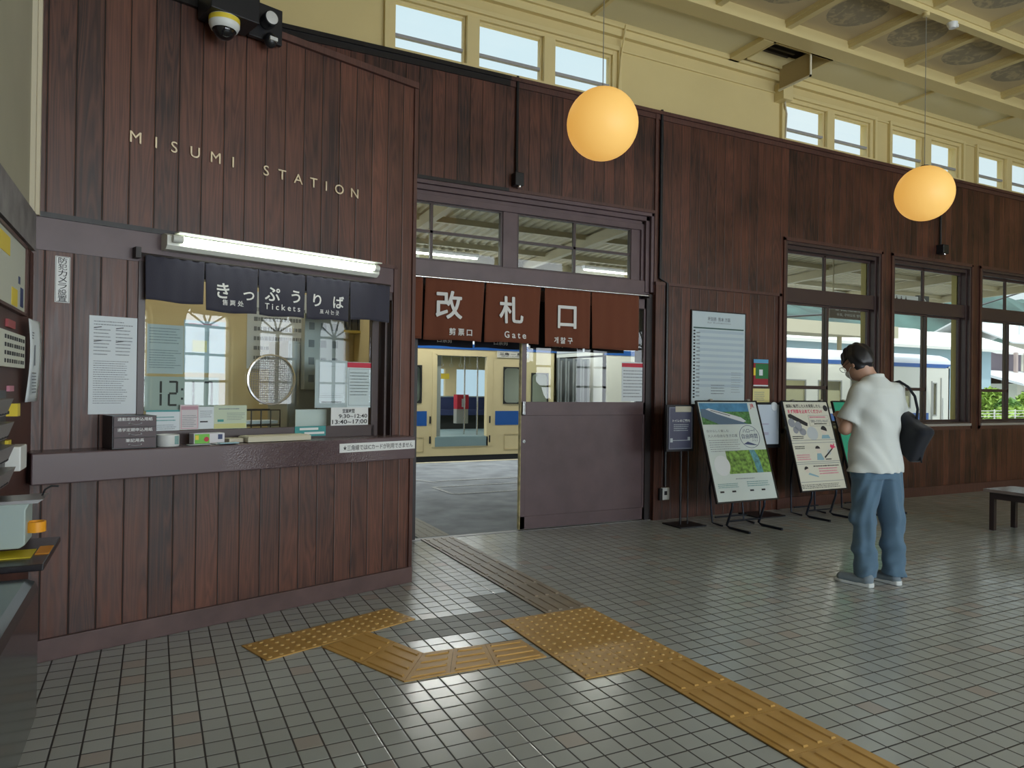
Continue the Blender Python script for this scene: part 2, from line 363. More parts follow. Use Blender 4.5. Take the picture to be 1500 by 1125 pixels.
def high_window(a, c, k, rear=False):
    global nwin
    nwin += 1
    y0, y1 = (WV-.01, WV+.13) if not rear else (REAR-.13, REAR+.02)
    fw = .07; root = bpy.data.objects.new('window_%d' % nwin, None); COL.objects.link(root); root['kind'] = 'structure'
    f = B(); frame(f, a, c, 4.12, 4.70, y0+.02, y1, .06, 0, wt=.05)
    frame(f, a-.03, c+.03, 4.17, 4.73, y0-.012, y0+.03, .04)
    pw = (c-a-.12-(k-1)*.12)/k; g = B()
    for i in range(k):
        x0 = a+.06+i*(pw+.12); 
        if i: f.box(x0-.12, x0, y0, y1, 4.12, 4.65)
        frame(f, x0, x0+pw, 4.14, 4.65, y0+.05, y0+.09, .022)
        g.box(x0+.02, x0+pw-.02, y0+.066, y0+.072, 4.15, 4.64)
    f.build('window_frame', CREAMT, root, bevel=.003)
    h = B()
    for i in range(k):
        x0 = a+.06+i*(pw+.12); h.box(x0+.02, x0+pw-.02, y0+.05, y0+.09, 4.335, 4.36)
    h.build('window_bar', BAR, root); g.build('window_pane', GLASS, root)
for (a, c, k) in HW: high_window(a, c, k)
# ---- ceiling: soffit strip, border beam, coffers with faded round paintings
def coffer_mat():
    m = bpy.data.materials.new('painted_coffers'); m.use_nodes = True; n = m.node_tree.nodes; L = m.node_tree.links; p = n['Principled BSDF']
    t = n.new('ShaderNodeTexCoord'); s = n.new('ShaderNodeSeparateXYZ'); L.new(t.outputs['Object'], s.inputs[0])
    fx = M_(n, 'SUBTRACT', M_(n, 'FRACT', M_(n, 'DIVIDE', M_(n, 'SUBTRACT', s.outputs['X'], 2.90, L), .91, L), None, L), .5, L)
    fy = M_(n, 'SUBTRACT', M_(n, 'FRACT', M_(n, 'DIVIDE', M_(n, 'SUBTRACT', s.outputs['Y'], 1.50, L), .87, L), None, L), .5, L)
    d = M_(n, 'SQRT', M_(n, 'ADD', M_(n, 'MULTIPLY', fx, fx, L), M_(n, 'MULTIPLY', fy, fy, L), L), None, L)
    z = n.new('ShaderNodeTexNoise'); z.inputs['Scale'].default_value = 9; z.inputs['Detail'].default_value = 5; z.inputs['Distortion'].default_value = 1.5; L.new(t.outputs['Object'], z.inputs['Vector'])
    r = n.new('ShaderNodeValToRGB'); r.color_ramp.elements[0].position = .40; r.color_ramp.elements[1].position = .52; L.new(z.outputs[0], r.inputs[0])
    ins = M_(n, 'LESS_THAN', M_(n, 'ADD', d, M_(n, 'MULTIPLY', z.outputs[0], .04, L), L), .335, L)
    mk = M_(n, 'MULTIPLY', ins, M_(n, 'ADD', .35, M_(n, 'MULTIPLY', r.outputs[0], .5, L), L), L)
    mx = n.new('ShaderNodeMixRGB'); L.new(mk, mx.inputs['Fac']); mx.inputs['Color1'].default_value = (.58, .47, .28, 1); mx.inputs['Color2'].default_value = (.27, .24, .18, 1)
    L.new(mx.outputs[0], p.inputs['Base Color']); p.inputs['Roughness'].default_value = .75; return m
struct(B().box(U0, UMAX, REAR, 2.60, 5.02, 5.1), 'ceiling', coffer_mat())
b = B()
HA, HB, HV0, HV1 = 3.88, 4.74, 2.60, 3.02      # the open hatch in the soffit
b.box(U0, HA, 2.58, WV, 4.95, 5.1); b.box(HB, UMAX, 2.58, WV, 4.95, 5.1); b.box(HA, HB, HV1, WV, 4.95, 5.1)
struct(b, 'ceiling_soffit', mat('soffit_paint', (.68, .62, .40), .3, spec=.6))
b = B()
b.box(U0, UMAX, 2.37, 2.56, 4.90, 5.06); b.box(U0, UMAX, 2.56, 2.585, 4.93, 4.95)
u = 2.87-.91*6
while u < UMAX:
    b.box(u, u+.07, REAR, 2.40, 4.945, 5.06); b.box(u-.015, u+.085, REAR, 2.40, 4.985, 5.06); u += .91
v = 1.47
while v > REAR:
    b.box(U0, UMAX, v, v+.08, 4.905, 5.05); b.box(U0, UMAX, v-.015, v+.095, 4.95, 5.05); v -= .87
struct(b, 'ceiling_beam_grid', CREAMT)
b = B()
for u in (1.95, 3.74, 6.50, 8.15, 9.9): b.box(u-.02, u+.02, 2.58, WV-.03, 4.925, 4.955)
b.box(3.70, 3.84, 2.58, WV-.03, 4.90, 4.955)
struct(b, 'ceiling_soffit_ribs', CREAMT)
t = thing('ceiling_hatch', 'open cream access hatch in the ceiling with dark slats inside', 'hatch', (HA, HV0, 4.95))
w_ = HB-HA; d_ = HV1-HV0
frame(B(), 0, w_, -.001, .001, 0, 0, .01)
hb = B(); hb.box(0, w_, 0, .02, -.03, .12).box(0, w_, d_-.02, d_, -.03, .12).box(0, .02, 0, d_, -.03, .12).box(w_-.02, w_, 0, d_, -.03, .12); hb.build('hatch_frame', CREAMT, t)
hb = B().box(-.1, w_+.1, -.1, d_+.1, .30, .32).box(-.05, 0, 0, d_, .0, .3).box(w_, w_+.05, 0, d_, .0, .3).box(0, w_, -.05, 0, 0.02, .3).box(0, w_, d_, d_+.05, .0, .3)
for i in range(5): hb.box(0, w_*.7, .03+i*.085, .06+i*.085, .10, .14)
hb.build('dark_slats', mat('hatch_dark', (.05, .04, .03), .8), t)
hb = B().box(w_*.62, w_*.64, 0.02, d_+.02, -.26, .0).box(w_*.62, w_, 0.0, .015, -.03, .10); hb.build('hatch_flap', mat('hatch_flap_tan', (.42, .32, .15), .7), t)
hb = B().box(w_*.60, w_*.62, -.0, d_+.02, -.27, -.25).box(w_*.60, w_*.62, .0, .015, -.27, 0); hb.build('flap_edge', mat('flap_edge_white', (.8, .76, .6), .5), t)
# ---- other three walls of the hall
b = B(); b.box(U0-.15, U0, REAR, WV+.2, 0, 5.06)
struct(b, 'wall_left', mat('left_wall_paint', (.42, .40, .30), .7, noise=.1, nscale=1.2))
struct(B().box(UMAX, UMAX+.2, REAR, WV+.2, 0, 5.06), 'wall_right', CREAM)
b = B(); e = U0; AR = .55; ZS = 2.45
for c in sorted(RW):
    b.box(e, c-AR, REAR-.2, REAR, 0, 4.2); b.box(c-AR, c+AR, REAR-.2, REAR, 0, .85); b.box(c-AR, c+AR, REAR-.2, REAR, ZS+AR+.05, 4.2)
    n = 12
    for sgn in (-1, 1):
        pts = [(c+sgn*AR, ZS+AR+.05), (c+sgn*AR, ZS)] + [(c+sgn*AR*math.cos(k*math.pi/2/n), ZS+AR*math.sin(k*math.pi/2/n)) for k in range(1, n+1)] + [(c, ZS+AR+.05)]
        b.prism(pts, REAR-.2, REAR)
    e = c+AR
b.box(e, UMAX, REAR-.2, REAR, 0, 4.2); b.box(U0, UMAX, REAR-.2, REAR, 4.66, 5.06)
for c in range(-2, 13, 2): b.box(c-.12, c+.12, REAR-.2, REAR, 4.2, 4.66)
struct(b, 'wall_street_side', CREAM)
for c in sorted(RW):
    nwin += 1; root = bpy.data.objects.new('window_%d' % nwin, None); COL.objects.link(root); root['kind'] = 'structure'
    f = B(); y0, y1 = REAR-.12, REAR-.06
    f.box(c-AR, c-AR+.05, y0, y1, .85, ZS); f.box(c+AR-.05, c+AR, y0, y1, .85, ZS); f.box(c-.03, c+.03, y0, y1, .85, ZS)
    for z in (.85, 1.35, 1.87, ZS-.03): f.box(c-AR, c+AR, y0, y1, z, z+.05)
    for a in range(-60, 61, 40):
        r_ = math.radians(a); dx, dz = math.sin(r_), math.cos(r_); f.tube([(c, REAR-.09, ZS), (c+dx*AR, REAR-.09, ZS+dz*AR)], .02, 6)
    f.tube([(c+(AR-.02)*math.cos(k*math.pi/24), REAR-.09, ZS+(AR-.02)*math.sin(k*math.pi/24)) for k in range(25)], .03, 6)
    f.build('window_frame', mat('sash_grey', (.16, .18, .18), .5), root)

# ---- gate: casing, transom with panes, posts
t0 = WV
b = B()
for i, (w_, y_) in enumerate(((.035, .0), (.045, .03), (.035, .06))):
    s0 = sum((.035, .045, .035)[:i])
    b.box(GU0+s0*0, GU1-s0, t0-.012+y_, t0+.14, GZ-s0-w_, GZ-s0); b.box(GU1-s0-w_, GU1-s0, t0-.012+y_, t0+.14, 2.32, GZ-s0)
b.box(GU0, GU1-.02, t0+.03, t0+.14, 2.28, 2.44)
b.box(GU0, GU1-.02, t0+.05, t0+.14, 2.96, 3.02)
b.box(1.085, 1.235, t0+.07, t0+.14, 2.40, 3.0); b.box(2.535, GU1-.05, t0+.07, t0+.14, 2.40, 3.0)
struct(b, 'trim_3', PURP, bevel=.004)
b = B().box(GU1-.07, GU1, t0+.005, t0+.2, 0, 2.30).box(GU0-.0, GU0+.05, t0+.005, t0+.2, 0, 2.30).box(GU0, GU1, t0+.10, t0+.20, 2.2, 2.30)
struct(b, 'trim_4', DARKW)
nwin += 1; root = bpy.data.objects.new('window_%d' % nwin, None); COL.objects.link(root); root['kind'] = 'structure'
b = B(); g = B()
for (a, c, mu) in ((.10, 1.085, .39), (1.235, 2.545, 1.87)):
    frame(b, a, c, 2.44, 2.97, t0+.08, t0+.12, .018 if a > 1 else .022, wb=.022, wt=.022)
    b.box(mu-.013, mu+.013, t0+.085, t0+.115, 2.45, 2.96); b.box(a, c, t0+.085, t0+.115, 2.69, 2.714)
    g.box(a+.01, c-.01, t0+.098, t0+.102, 2.45, 2.96)
b.build('window_frame', PURPD, root); g.build('window_pane', GLASS, root)
# sliding gate door
DX0, DX1, DZ = 1.27, 2.72, 2.25; y0, y1 = t0+.02, t0+.06
root = bpy.data.objects.new('door_1', None); COL.objects.link(root); root['kind'] = 'structure'
b = B(); b.box(DX0, DX0+.055, y0, y1, .01, DZ); b.box(DX1-.05, DX1, y0, y1, .01, DZ); b.box(DX0, DX1, y0, y1, .01, .13); b.box(DX0, DX1, y0, y1, 1.07, 1.20); b.box(DX0, DX1, y0, y1, DZ-.1, DZ)
b.box(DX0+.05, DX1-.04, y0+.008, y1-.008, .12, 1.09)
b.build('door_leaf', PURP, root, bevel=.003)
B().box(DX0-.004, DX0+.004, y0-.002, y1, .01, DZ).build('door_edge', mat('worn_yellow_edge', (.45, .38, .18), .6, noise=.4, nscale=20), root)
B().box(DX0+.05, DX1-.045, y0+.018, y0+.023, 1.19, DZ-.09).build('door_pane', GLASS, root)
h = B(); frame(h, DX0+.018, DX0+.044, 1.08, 1.20, y0-.006, y0, .006); h.box(DX0+.026, DX0+.036, y0-.003, y0, 1.09, 1.19); h.build('door_handle', CHROME, root)
B().lathe([(0.0001, y0-.008), (.016, y0-.008), (.018, y0)], (DX0+.035, 0, .83), 20, 'y').build('door_lock', CHROME, root)
# ---- right hand windows
def low_window(a, c):
    global nwin
    nwin += 1; root = bpy.data.objects.new('window_%d' % nwin, None); COL.objects.link(root); root['kind'] = 'structure'
    f = B(); z0, z1 = .93, 3.05
    frame(f, a-.0, c+.0, z0, z1, t0-.01, t0+.04, .035, wb=.02)
    frame(f, a+.03, c-.03, z0, z1-.03, t0+.03, t0+.14, .03, wb=.02, wt=.05)
    f.box(a, c, t0+.04, t0+.15, 2.36, 2.53)
    frame(f, a+.03, c-.05, 2.50, 2.99, t0+.10, t0+.13, .025, wt=.05)
    mid = (a+c)/2-.045
    f.box(mid-.018, mid+.018, t0+.10, t0+.13, 2.5, 2.97)
    f.build('window_frame', PURPD, root, bevel=.003)
    g = B().box(a+.05, c-.07, t0+.113, t0+.117, 2.5, 2.96)
    for (p, q, yy, nm) in ((a+.03, mid+.03, t0+.08, 'sash'), (mid-.005, c-.06, t0+.12, 'sash')):
        s = B(); frame(s, p, q, .95, 2.37, yy-.015, yy+.015, .032, wb=.03)
        if yy < t0+.1: s.box(p, q, yy-.015, yy+.015, 1.36, 1.40)
        s.build(nm, PURPD, root)
        g.box(p+.02, q-.02, yy-.002, yy+.002, .97, 2.35)
    g.build('window_pane', GLASS, root)
    B().box(a, c, t0-.03, t0+.16, .90, .932).build('window_sill', mat('sill_metal', (.5, .5, .52), .25, .5), root)
    B().box(c-.068, c-.02, t0+.15, t0+.22, .93, 3.05).box(a, a+.02, t0+.15, t0+.24, .93, 3.05).box(a, c, t0+.15, t0+.24, 3.0, 3.05).build('outer_jamb', mat('outer_jamb_yellow', (.50, .42, .16), .6), root)
for (a, c) in WIN: low_window(a, c)
# projecting board panel between the gate and the windows, and base board
b = B().box(2.765, 2.95, t0-.045, t0, 0, 2.43).box(2.95, 4.52, t0-.03, t0, 0, 2.40)
struct(b, 'wall_panel_by_gate', WOOD)
struct(B().box(2.76, 4.53, t0-.05, t0, 2.40, 2.43).box(4.49, 4.53, t0-.05, t0, 0, 2.43).box(2.76, 2.79, t0-.02, t0, 2.3, 4.15), 'trim_5', TRIM)
struct(B().box(4.53, UMAX, t0-.02, t0, 0, .12), 'baseboard_platform_side', TRIM)
b = B()
for (a, c) in WIN: b.box(a-.03, a, t0-.018, t0, .86, 3.08); b.box(c, c+.03, t0-.018, t0, .86, 3.08); b.box(a-.03, c+.03, t0-.018, t0, 3.05, 3.09); b.box(a-.03, c+.03, t0-.018, t0, .85, .90)
b.box(GU0, GU1+.03, t0-.018, t0, GZ, GZ+.03)
struct(b, 'trim_6', TRIM)
# ================================================================ THE TICKET BOOTH
def bobj(b, name, mats, parent=None, struct_=False, **kw):
    ob = b.build(name, mats, parent, **kw)
    if parent is None:
        ob.location = BA; ob.rotation_euler = (0, 0, BANG)
        if struct_: ob['kind'] = 'structure'
    return ob
OX0, OX1, OZ0, OZ1 = .50, 2.03, 1.00, 1.95; BH = 3.38; BX = BLEN
b = B(); b.box(0, OX0, 0, .09, 0, 1.95); b.box(OX1, BX, 0, .09, 0, 1.95); b.box(OX0, OX1, 0, .09, 0, OZ0); b.box(0, BX, 0, .09, 1.95, BH)
bobj(b, 'wall_booth_front', WOODB, struct_=True)
b = B(); b.box(0, OX1+.02, -.006, .0, 1.955, 2.11); bobj(b, 'trim_7', PURP, struct_=True)
b = B(); b.box(-.0, OX1+.03, -.014, 0, 2.11, 2.135); b.box(OX1, OX1+.025, -.014, 0, 1.0, 2.135); b.box(0, BX+.01, -.025, .10, BH-.02, BH+.02); b.box(BX-.015, BX+.012, -.012, .1, .1, BH)
bobj(b, 'trim_8', TRIM, struct_=True)
bobj(B().box(0, BX+.01, -.022, 0, 0, .105), 'baseboard_booth', mat('baseboard_brown', (.11, .065, .062), .4, noise=.2, nscale=6), struct_=True, bevel=.003)
CB = Vector((BB.x, BB.y, 0))
struct(B().box(BB.x-.09, BB.x+.005, BB.y+.03, WV, 0, BH), 'wall_booth_side', WOOD)
b = B().prism([(U0, BA.y+.1), (BB.x-.01, BB.y+.1), (BB.x-.01, WV), (U0, WV)], 3.2, 3.24, 'z'); struct(b, 'ceiling_booth', CREAM)
struct(B().box(U0, BB.x-.09, WV-.03, WV-.005, 0, 3.2).box(BB.x-.10, BB.x-.09, BB.y+.15, WV, 0, 3.2).box(U0+.0, U0+.01, BA.y+.1, WV, 0, 3.2), 'wall_booth_inside', mat('booth_inside_cream', (.74, .62, .36), .7))
struct(B().prism([(U0, BA.y+.1), (BB.x-.1, BB.y+.12), (BB.x-.1, WV), (U0, WV)], .001, .006, 'z'), 'floor_booth', PURPD)
area('booth_fill_light', (-1.3, 2.5, 3.15), (0, 0, 0), 1.2, .5, 13, (1, .97, .9))  # unseen lamp added to brighten the ticket office
# ticket window
nwin += 1; root = bpy.data.objects.new('window_%d' % nwin, None); COL.objects.link(root); root['kind'] = 'structure'
root.location = BA; root.rotation_euler = (0, 0, BANG)
f = B(); f.box(OX0-.035, OX0, -.008, .085, OZ0, 1.96); f.box(OX1-.004, OX1, 0, .09, OZ0, 1.95)
f.box(OX0, OX1, .0, .34, .985, 1.003); f.box(OX0, 1.93, .045, .075, 1.0, 1.075); f.box(1.905, 1.955, .045, .085, 1.0, 1.95); f.box(1.975, 1.99, .0, .09, 1.0, 1.95); f.box(OX0, OX1, .0, .09, 1.90, 1.95)
f.build('window_frame', PURPD, root, bevel=.002)
B().box(OX0, 1.91, .057, .062, 1.07, 1.92).build('window_pane', GLASSB, root)
# counter ledge
LX1 = 2.085
ct = thing('ticket_counter', 'long purple-brown counter ledge under the ticket window, cracked paint along its front', 'counter', BA, BANG)
def crack():
    m = mat('cracked_paint', (.115, .078, .085), .27); n = m.node_tree.nodes; L = m.node_tree.links; p = n['Principled BSDF']
    t = n.new('ShaderNodeTexCoord'); v = n.new('ShaderNodeTexVoronoi'); v.inputs['Scale'].default_value = 130; L.new(t.outputs['Object'], v.inputs['Vector'])
    s = n.new('ShaderNodeSeparateXYZ'); L.new(t.outputs['Object'], s.inputs[0])
    k = M_(n, 'SUBTRACT', .55, M_(n, 'ABSOLUTE', M_(n, 'SUBTRACT', s.outputs['X'], 1.35, L), None, L), L)
    k = M_(n, 'MAXIMUM', M_(n, 'MULTIPLY', k, 2.2, L), 0.0, L)
    bb = n.new('ShaderNodeBump'); bb.inputs['Distance'].default_value = .006; L.new(k, bb.inputs['Strength']); L.new(v.outputs['Distance'], bb.inputs['Height']); L.new(bb.outputs[0], p.inputs['Normal'])
    return m
B().box(-.02, LX1, -.20, -.001, .862, 1.006).build('counter_top', crack(), ct, bevel=.006)
c2 = B(); c2.box(1.53, LX1-.005, -.2025, -.2005, .927, .981); sg = c2.build('notice_strip', WHITE, ct)
at(tfit('★三角線ではICカードが利用できません', .51, .034, off=.006), (1.53+LX1)/2, -.2035, .954).build('lettering', INK, sg)
# interior cabinets seen through the ticket glass
def bthing(name, label, cat, x, y, z, group=None):
    p_ = BA + BD*x - BN*y + Vector((0, 0, z)); return thing(name, label, cat, p_, BANG, group)
# ================================================================ THINGS ON AND AROUND THE BOOTH
RD = math.radians
def T(x, y, off=0.0): return onb(x, y, off)
# gold wall letters
LET = [('M', 198, 'first'), ('I', 228, 'second'), ('S', 254.5, 'third'), ('U', 285, 'fourth'), ('M', 315, 'fifth'), ('I', 340.5, 'last')]
LET2 = [('S', 389, 'first'), ('T', 412.5, 'second'), ('A', 436, 'third'), ('T', 458.5, 'fourth'), ('I', 477, 'fifth'), ('O', 496, 'sixth'), ('N', 518.5, 'last')]
for word, ls in (('MISUMI', LET), ('STATION', LET2)):
    for ch, px, nth in ls:
        py = 200 + (px-190)*.2555; tt, zz = T(px, py); zz = 2.588 + (tt-.42)*-.026
        b = txt(ch, .0835, ex=.004, off=0)
        k = thing('wall_letter', 'raised gold capital letter %s, %s letter of %s on the booth wall' % (ch, nth, word), 'letter', bpt(tt, zz, .006), BANG, 'gold letters of the station name')
        b.build('letter_face', GOLD, k)
# fluorescent fixture over the counter
xa, za = T(245, 365, .10); xb, zb = T(556, 405, .10); zc = 2.065
t = bthing('fluorescent_light', 'long white tube light fixture glowing above the ticket curtain', 'ceiling light', xa, -.003, zc)
Lf = xb-xa
b = B().prism([(-.095, .03), (-.05, .045), (0, .045), (0, -.04), (-.07, -.04), (-.095, -.02)], 0, Lf, 'x')
b.build('fixture_body', mat('fixture_white', (.78, .80, .74), .4), t, bevel=.002)
b = B().prism([(-.125, .050), (-.05, .055), (-.05, .045), (-.125, .045)], .05, Lf, 'x'); b.build('reflector', mat('fixture_white', (.78, .80, .74), .4), t)
b = B().tube([(.07, -.115, .012), (Lf-.05, -.115, .012)], .0155, 16); b.build('tube', mat('tube_glow', (.9, .95, .85), .4, emit=(.93, 1, .86), es=11.0), t, smooth=True)
b = B().tube([(.02, -.115, .012), (.07, -.115, .012)], .02, 14); b.build('tube_cap', mat('cap_white', (.7, .72, .66), .5), t, smooth=True)
B().tube([(Lf-.055, -.115, .012), (Lf-.02, -.115, .012)], .02, 14).build('tube_cap', mat('cap_white', (.7, .72, .66), .5), t, smooth=True)
# cloth panels
def cloth(x0, x1, z0, z1, seed, amp=.006, lean=0.0, tilt=0.0, nx=26, nz_=14, gather=.004):
    def fy(x, z):
        k = (z1-z)/(z1-z0)
        return amp*k*math.sin(9*(x-x0)/(x1-x0)+seed*1.7) + amp*.6*math.sin(23*(x-x0)/(x1-x0)+seed)*(.3+k*.4) + gather*math.sin(95*x+seed)*max(0, 1-k*5) - lean*k*k
    b = B(); vs = []; fs = []
    for j in range(nz_+1):
        for i in range(nx+1):
            z = z1+(z0-z1)*j/nz_; k = j/nz_; pin = .012*k*(1-2*i/nx)*0
            x = x0+(x1-x0)*i/nx + tilt*k + (.006*k if i == 0 else (-.006*k if i == nx else 0)); zz = z + .004*k*math.sin(6*i/nx+seed)
            vs.append((x, fy(x, z), zz))
    for j in range(nz_):
        for i in range(nx): q = j*(nx+1)+i; fs.append((q, q+1, q+nx+2, q+nx+1))
    b.add(vs, fs); return b, fy
def put_text(s, xc, zc_, h, fy, parent, m, off=.02, w=None, name='lettering', gap=.006, bold=0.0):
    b = txt(s, 1, 0, off); sc = h/b.h; sx = sc if w is None else w/b.w
    # refine long faces is not needed, the cloth is nearly flat under the print
    o_ = B()
    for k in range(8 if bold else 1):
        dx, dz = (h*bold*math.cos(k*math.pi/4), h*bold*math.sin(k*math.pi/4)) if bold else (0, 0)
        o_.add([(v[0]*sx+xc+dx, fy(v[0]*sx+xc, v[2]*sc+zc_)-gap-k*.00005, v[2]*sc+zc_+dz) for v in b.v], b.f)
    return o_.build(name, m, parent)
def fabric(name, col):
    m = mat(name, col, .85, spec=.25); n = m.node_tree.nodes; L = m.node_tree.links; p = n['Principled BSDF']
    t = n.new('ShaderNodeTexCoord'); z = n.new('ShaderNodeTexNoise'); z.inputs['Scale'].default_value = 180; L.new(t.outputs['Object'], z.inputs['Vector'])
    bb = n.new('ShaderNodeBump'); bb.inputs['Strength'].default_value = .25; bb.inputs['Distance'].default_value = .003; L.new(z.outputs[0], bb.inputs['Height']); L.new(bb.outputs[0], p.inputs['Normal'])
    p.inputs['Sheen Weight'].default_value = .15; return m
NAVY = fabric('navy_cloth', (.045, .044, .062)); BROWN = fabric('brown_cloth', (.15, .048, .025)); NIGHT = fabric('night_cloth', (.012, .012, .018))
t = bthing('ticket_curtain', 'dark navy split curtain lettered Tickets hanging under the tube light', 'curtain', 0, -.055, 0)
xs = [T(x, y, .055)[0] for x, y in ((212, 400), (300, 410), (378, 420), (448, 430), (512, 440), (571, 450))]; zt, zb_ = 1.985, 1.755
txts = {1: [('き', 326.5, 426, .080), ('っ', 364, 434, .046), ('售 票 处', 341, 444, .032)], 2: [('ぷ', 399, 431, .076), ('う', 433, 435, .070), ('T i c k e t s', 414, 450.5, .034)], 3: [('り', 464.5, 440, .070), ('ば', 495.5, 443, .072), ('표 사 는 곳', 482.5, 457.5, .028)]}
for i in range(5):
    x0, x1 = xs[i], xs[i+1]; cb, fy = cloth(x0+.002, x1-.002, (zb_, 1.725, 1.727, 1.730, 1.748)[i], zt, i+1, amp=.004)
    pn = cb.build('cloth_panel', NAVY, t, smooth=True); md = pn.modifiers.new('s', 'SOLIDIFY'); md.thickness = .002
    for (s_, qx, qy, h_) in txts.get(i, []):
        tx_, tz_ = T(qx, qy, .06)
        put_text(s_, tx_, tz_, h_, fy, pn, WLET, 0 if h_ > .04 else .012, gap=.008, bold=.022 if h_ > .04 else 0)
B().tube([(xs[0]-.03, .004, zt+.003), (xs[-1]+.005, .004, zt+.003)], .007, 8).box(xs[0]-.045, xs[0]-.02, -.01, .052, zt-.02, zt+.035).build('curtain_rod', DARKW, t)
t = thing('gate_curtain', 'reddish brown split curtain lettered Gate hanging in front of the gate', 'curtain', (0, WV-.10, 0), 0)
panels = [(-.25, .255, 0, 0), (.275, .83, .0, -.02), (.845, 1.40, .03, -.03), (1.44, 1.945, .0, .0), (1.955, 2.515, .0, .01)]
gt = {1: [('改', .40, .315, .235), ('剪 票 口', .62, .085, .060)], 2: [('札', .46, .305, .235), ('G a t e', .55, .082, .058)], 3: [('口', .47, .295, .205), ('개 찰 구', .40, .075, .058)]}
for i, (x0, x1, ln, tl) in enumerate(panels):
    z0_ = 1.735 if i < 3 else 1.715
    cb, fy = cloth(x0, x1, z0_, 2.262, i+3, amp=.010, lean=ln, tilt=tl)
    pn = cb.build('cloth_panel', BROWN, t, smooth=True); md = pn.modifiers.new('s', 'SOLIDIFY'); md.thickness = .002
    for (s_, fx, z_, h_) in gt.get(i, []):
        put_text(s_, x0+(x1-x0)*fx+tl*(1-z_/.53), z0_+z_-.01, h_, fy, pn, WLET, 0, gap=.016 if h_ > .1 else .010, bold=.022)
B().tube([(-.2, .0, 2.268), (2.64, .0, 2.268)], .009, 10).build('curtain_rod', CHROME, t, smooth=True)
B().box(2.63, 2.655, -.01, .115, 2.25, 2.285).build('rod_bracket', DARKW, t)
t = thing('outer_gate_curtain', 'near black split curtain with pale characters hanging behind the brown gate curtain', 'curtain', (0, WV+.26, 0), 0)
for i, (x0, x1) in enumerate(((-.2, .3), (.31, .88), (.89, 1.45), (1.46, 2.1), (2.11, 2.6))):
    cb, fy = cloth(x0, x1, 1.70, 2.30, i+11, amp=.008); pn = cb.build('cloth_panel', NIGHT, t, smooth=True)
    if i in (1, 2, 3): put_text('口札改'[i-1], (x0+x1)/2+.03, 2.02, .2, fy, pn, WLET, .008); put_text('口票剪', (x0+x1)/2, 1.76, .05, fy, pn, WLET, .005)
B().tube([(-.2, .0, 2.30), (2.66, .0, 2.30)], .01, 8).build('curtain_rod', BLACKM, t)
# camera bracket on the booth top
t = bthing('security_camera', 'white dome camera with yellow band under a black housing on the booth top', 'camera', 0, 0, 0)
xc, zc_ = T(332, 30, .17)
b = B().box(xc-.10, T(362, 20, .1)[0]+.02, -.22, -.027, zc_+.02, zc_+.26); b.build('housing', BLACKM, t, bevel=.004)
b = B().lathe([(.001, .03), (.072, .03), (.078, .022), (.078, -.02), (.068, -.042), (.062, -.045)], (xc, -.14, zc_), 32); b.build('camera_body', WHITE, t, smooth=True)
b = B().lathe([(.0785, .018), (.0790, .014), (.0790, -.006), (.0785, -.008)], (xc, -.14, zc_), 32); b.build('yellow_band', YEL, t, smooth=True)
b = B().sphere((xc, -.14, zc_-.036), .058, 24); b.build('dome', mat('dome_black', (.01, .01, .012), .05), t, smooth=True)
t = bthing('motion_light', 'black twin sensor lamp with a round pale lens beside the dome camera', 'lamp', 0, 0, 0)
x0_, z0_ = T(362, 25, .03); x1_, z1_ = T(410, 60, .03)
b = B().box(x0_, x1_, -.06, -.027, z1_-.04, 3.50); b.build('mount_plate', BLACKM, t, bevel=.003)
hx, hz = T(397, 27, .13); b = B().lathe([(.001, .0), (.034, .0), (.040, -.02), (.042, -.08), (.036, -.085)], (hx, -.06, hz), 24, 'y'); b.build('lamp_head', BLACK, t, smooth=True)
b = B().lathe([(.001, -.088), (.02, -.087), (.036, -.083)], (hx, -.06, hz), 24, 'y'); b.build('lens', mat('lens_pale', (.6, .6, .58), .2), t, smooth=True)
hx, hz = T(398, 58, .10); b = B().sphere((hx, -.085, hz), .036, 20, sc=(1, 1, 1.2)); b.build('sensor', BLACK, t, smooth=True); B().box(hx-.02, hx+.025, -.126, -.10, hz-.012, hz+.008).build('sensor_window', mat('lens_pale', (.6, .6, .58), .2), t)
# notices on the boards
def notice(name, label, cat, px, off, mt=PAPER, curl=0.0, group=None, th=.0015, root_off=0):
    'rectangular sheet from its left-top and right-bottom pixels on the plane off in front of the booth face'
    (x0, z1), (x1, z0) = T(px[0], px[1], off), T(px[2], px[3], off)
    return x0, x1, z0, z1, thing(name, label, cat, bpt(x0, z0, off), BANG, group)
x0, x1, z0, z1, t = notice('camera_warning_plate', 'narrow white vertical plate with Japanese characters on the booth boards', 'sign', (81, 375, 102, 444), .004)
w, h = x1-x0, z1-z0; h = .222; B().box(0, w, 0, .004, 0, h).build('plate', WHITE, t); b = B(); frame(b, .003, w-.003, .003, h-.003, -.0006, 0, .0015); b.build('border', INK, t)
for i, ch in enumerate('防犯カメラ設置'): at(tfit(ch, w*.60, h/7.8, off=.004), w/2, -.001, h-(i+.5)*h/7.3-.005).build('lettering', INK, t)
x0, x1, z0, z1, t = notice('notice_sheet', 'tall white notice with small print taped to the booth boards left of the ticket window', 'paper', (131, 461, 199, 606), .004, PAPER)
w, h = x1-x0, z1-z0; h = .49; B().box(0, w, 0, .002, 0, h).build('sheet', PAPER, t)
b = B(); lines(b, .02, w-.02, h-.02, h-.05, 2, -.001, fill=.3, seed=2)
for q in (0, 1): lines(b, .02+q*(w/2-.01), w/2-.01+q*(w/2-.01), h-.06, h-.20, 8, -.001, fill=.3, seed=4+q)
lines(b, .02, w-.03, h-.22, .05, 20, -.001, fill=.32, seed=8); b.build('printed_text', INKG, t)
b = B(); 
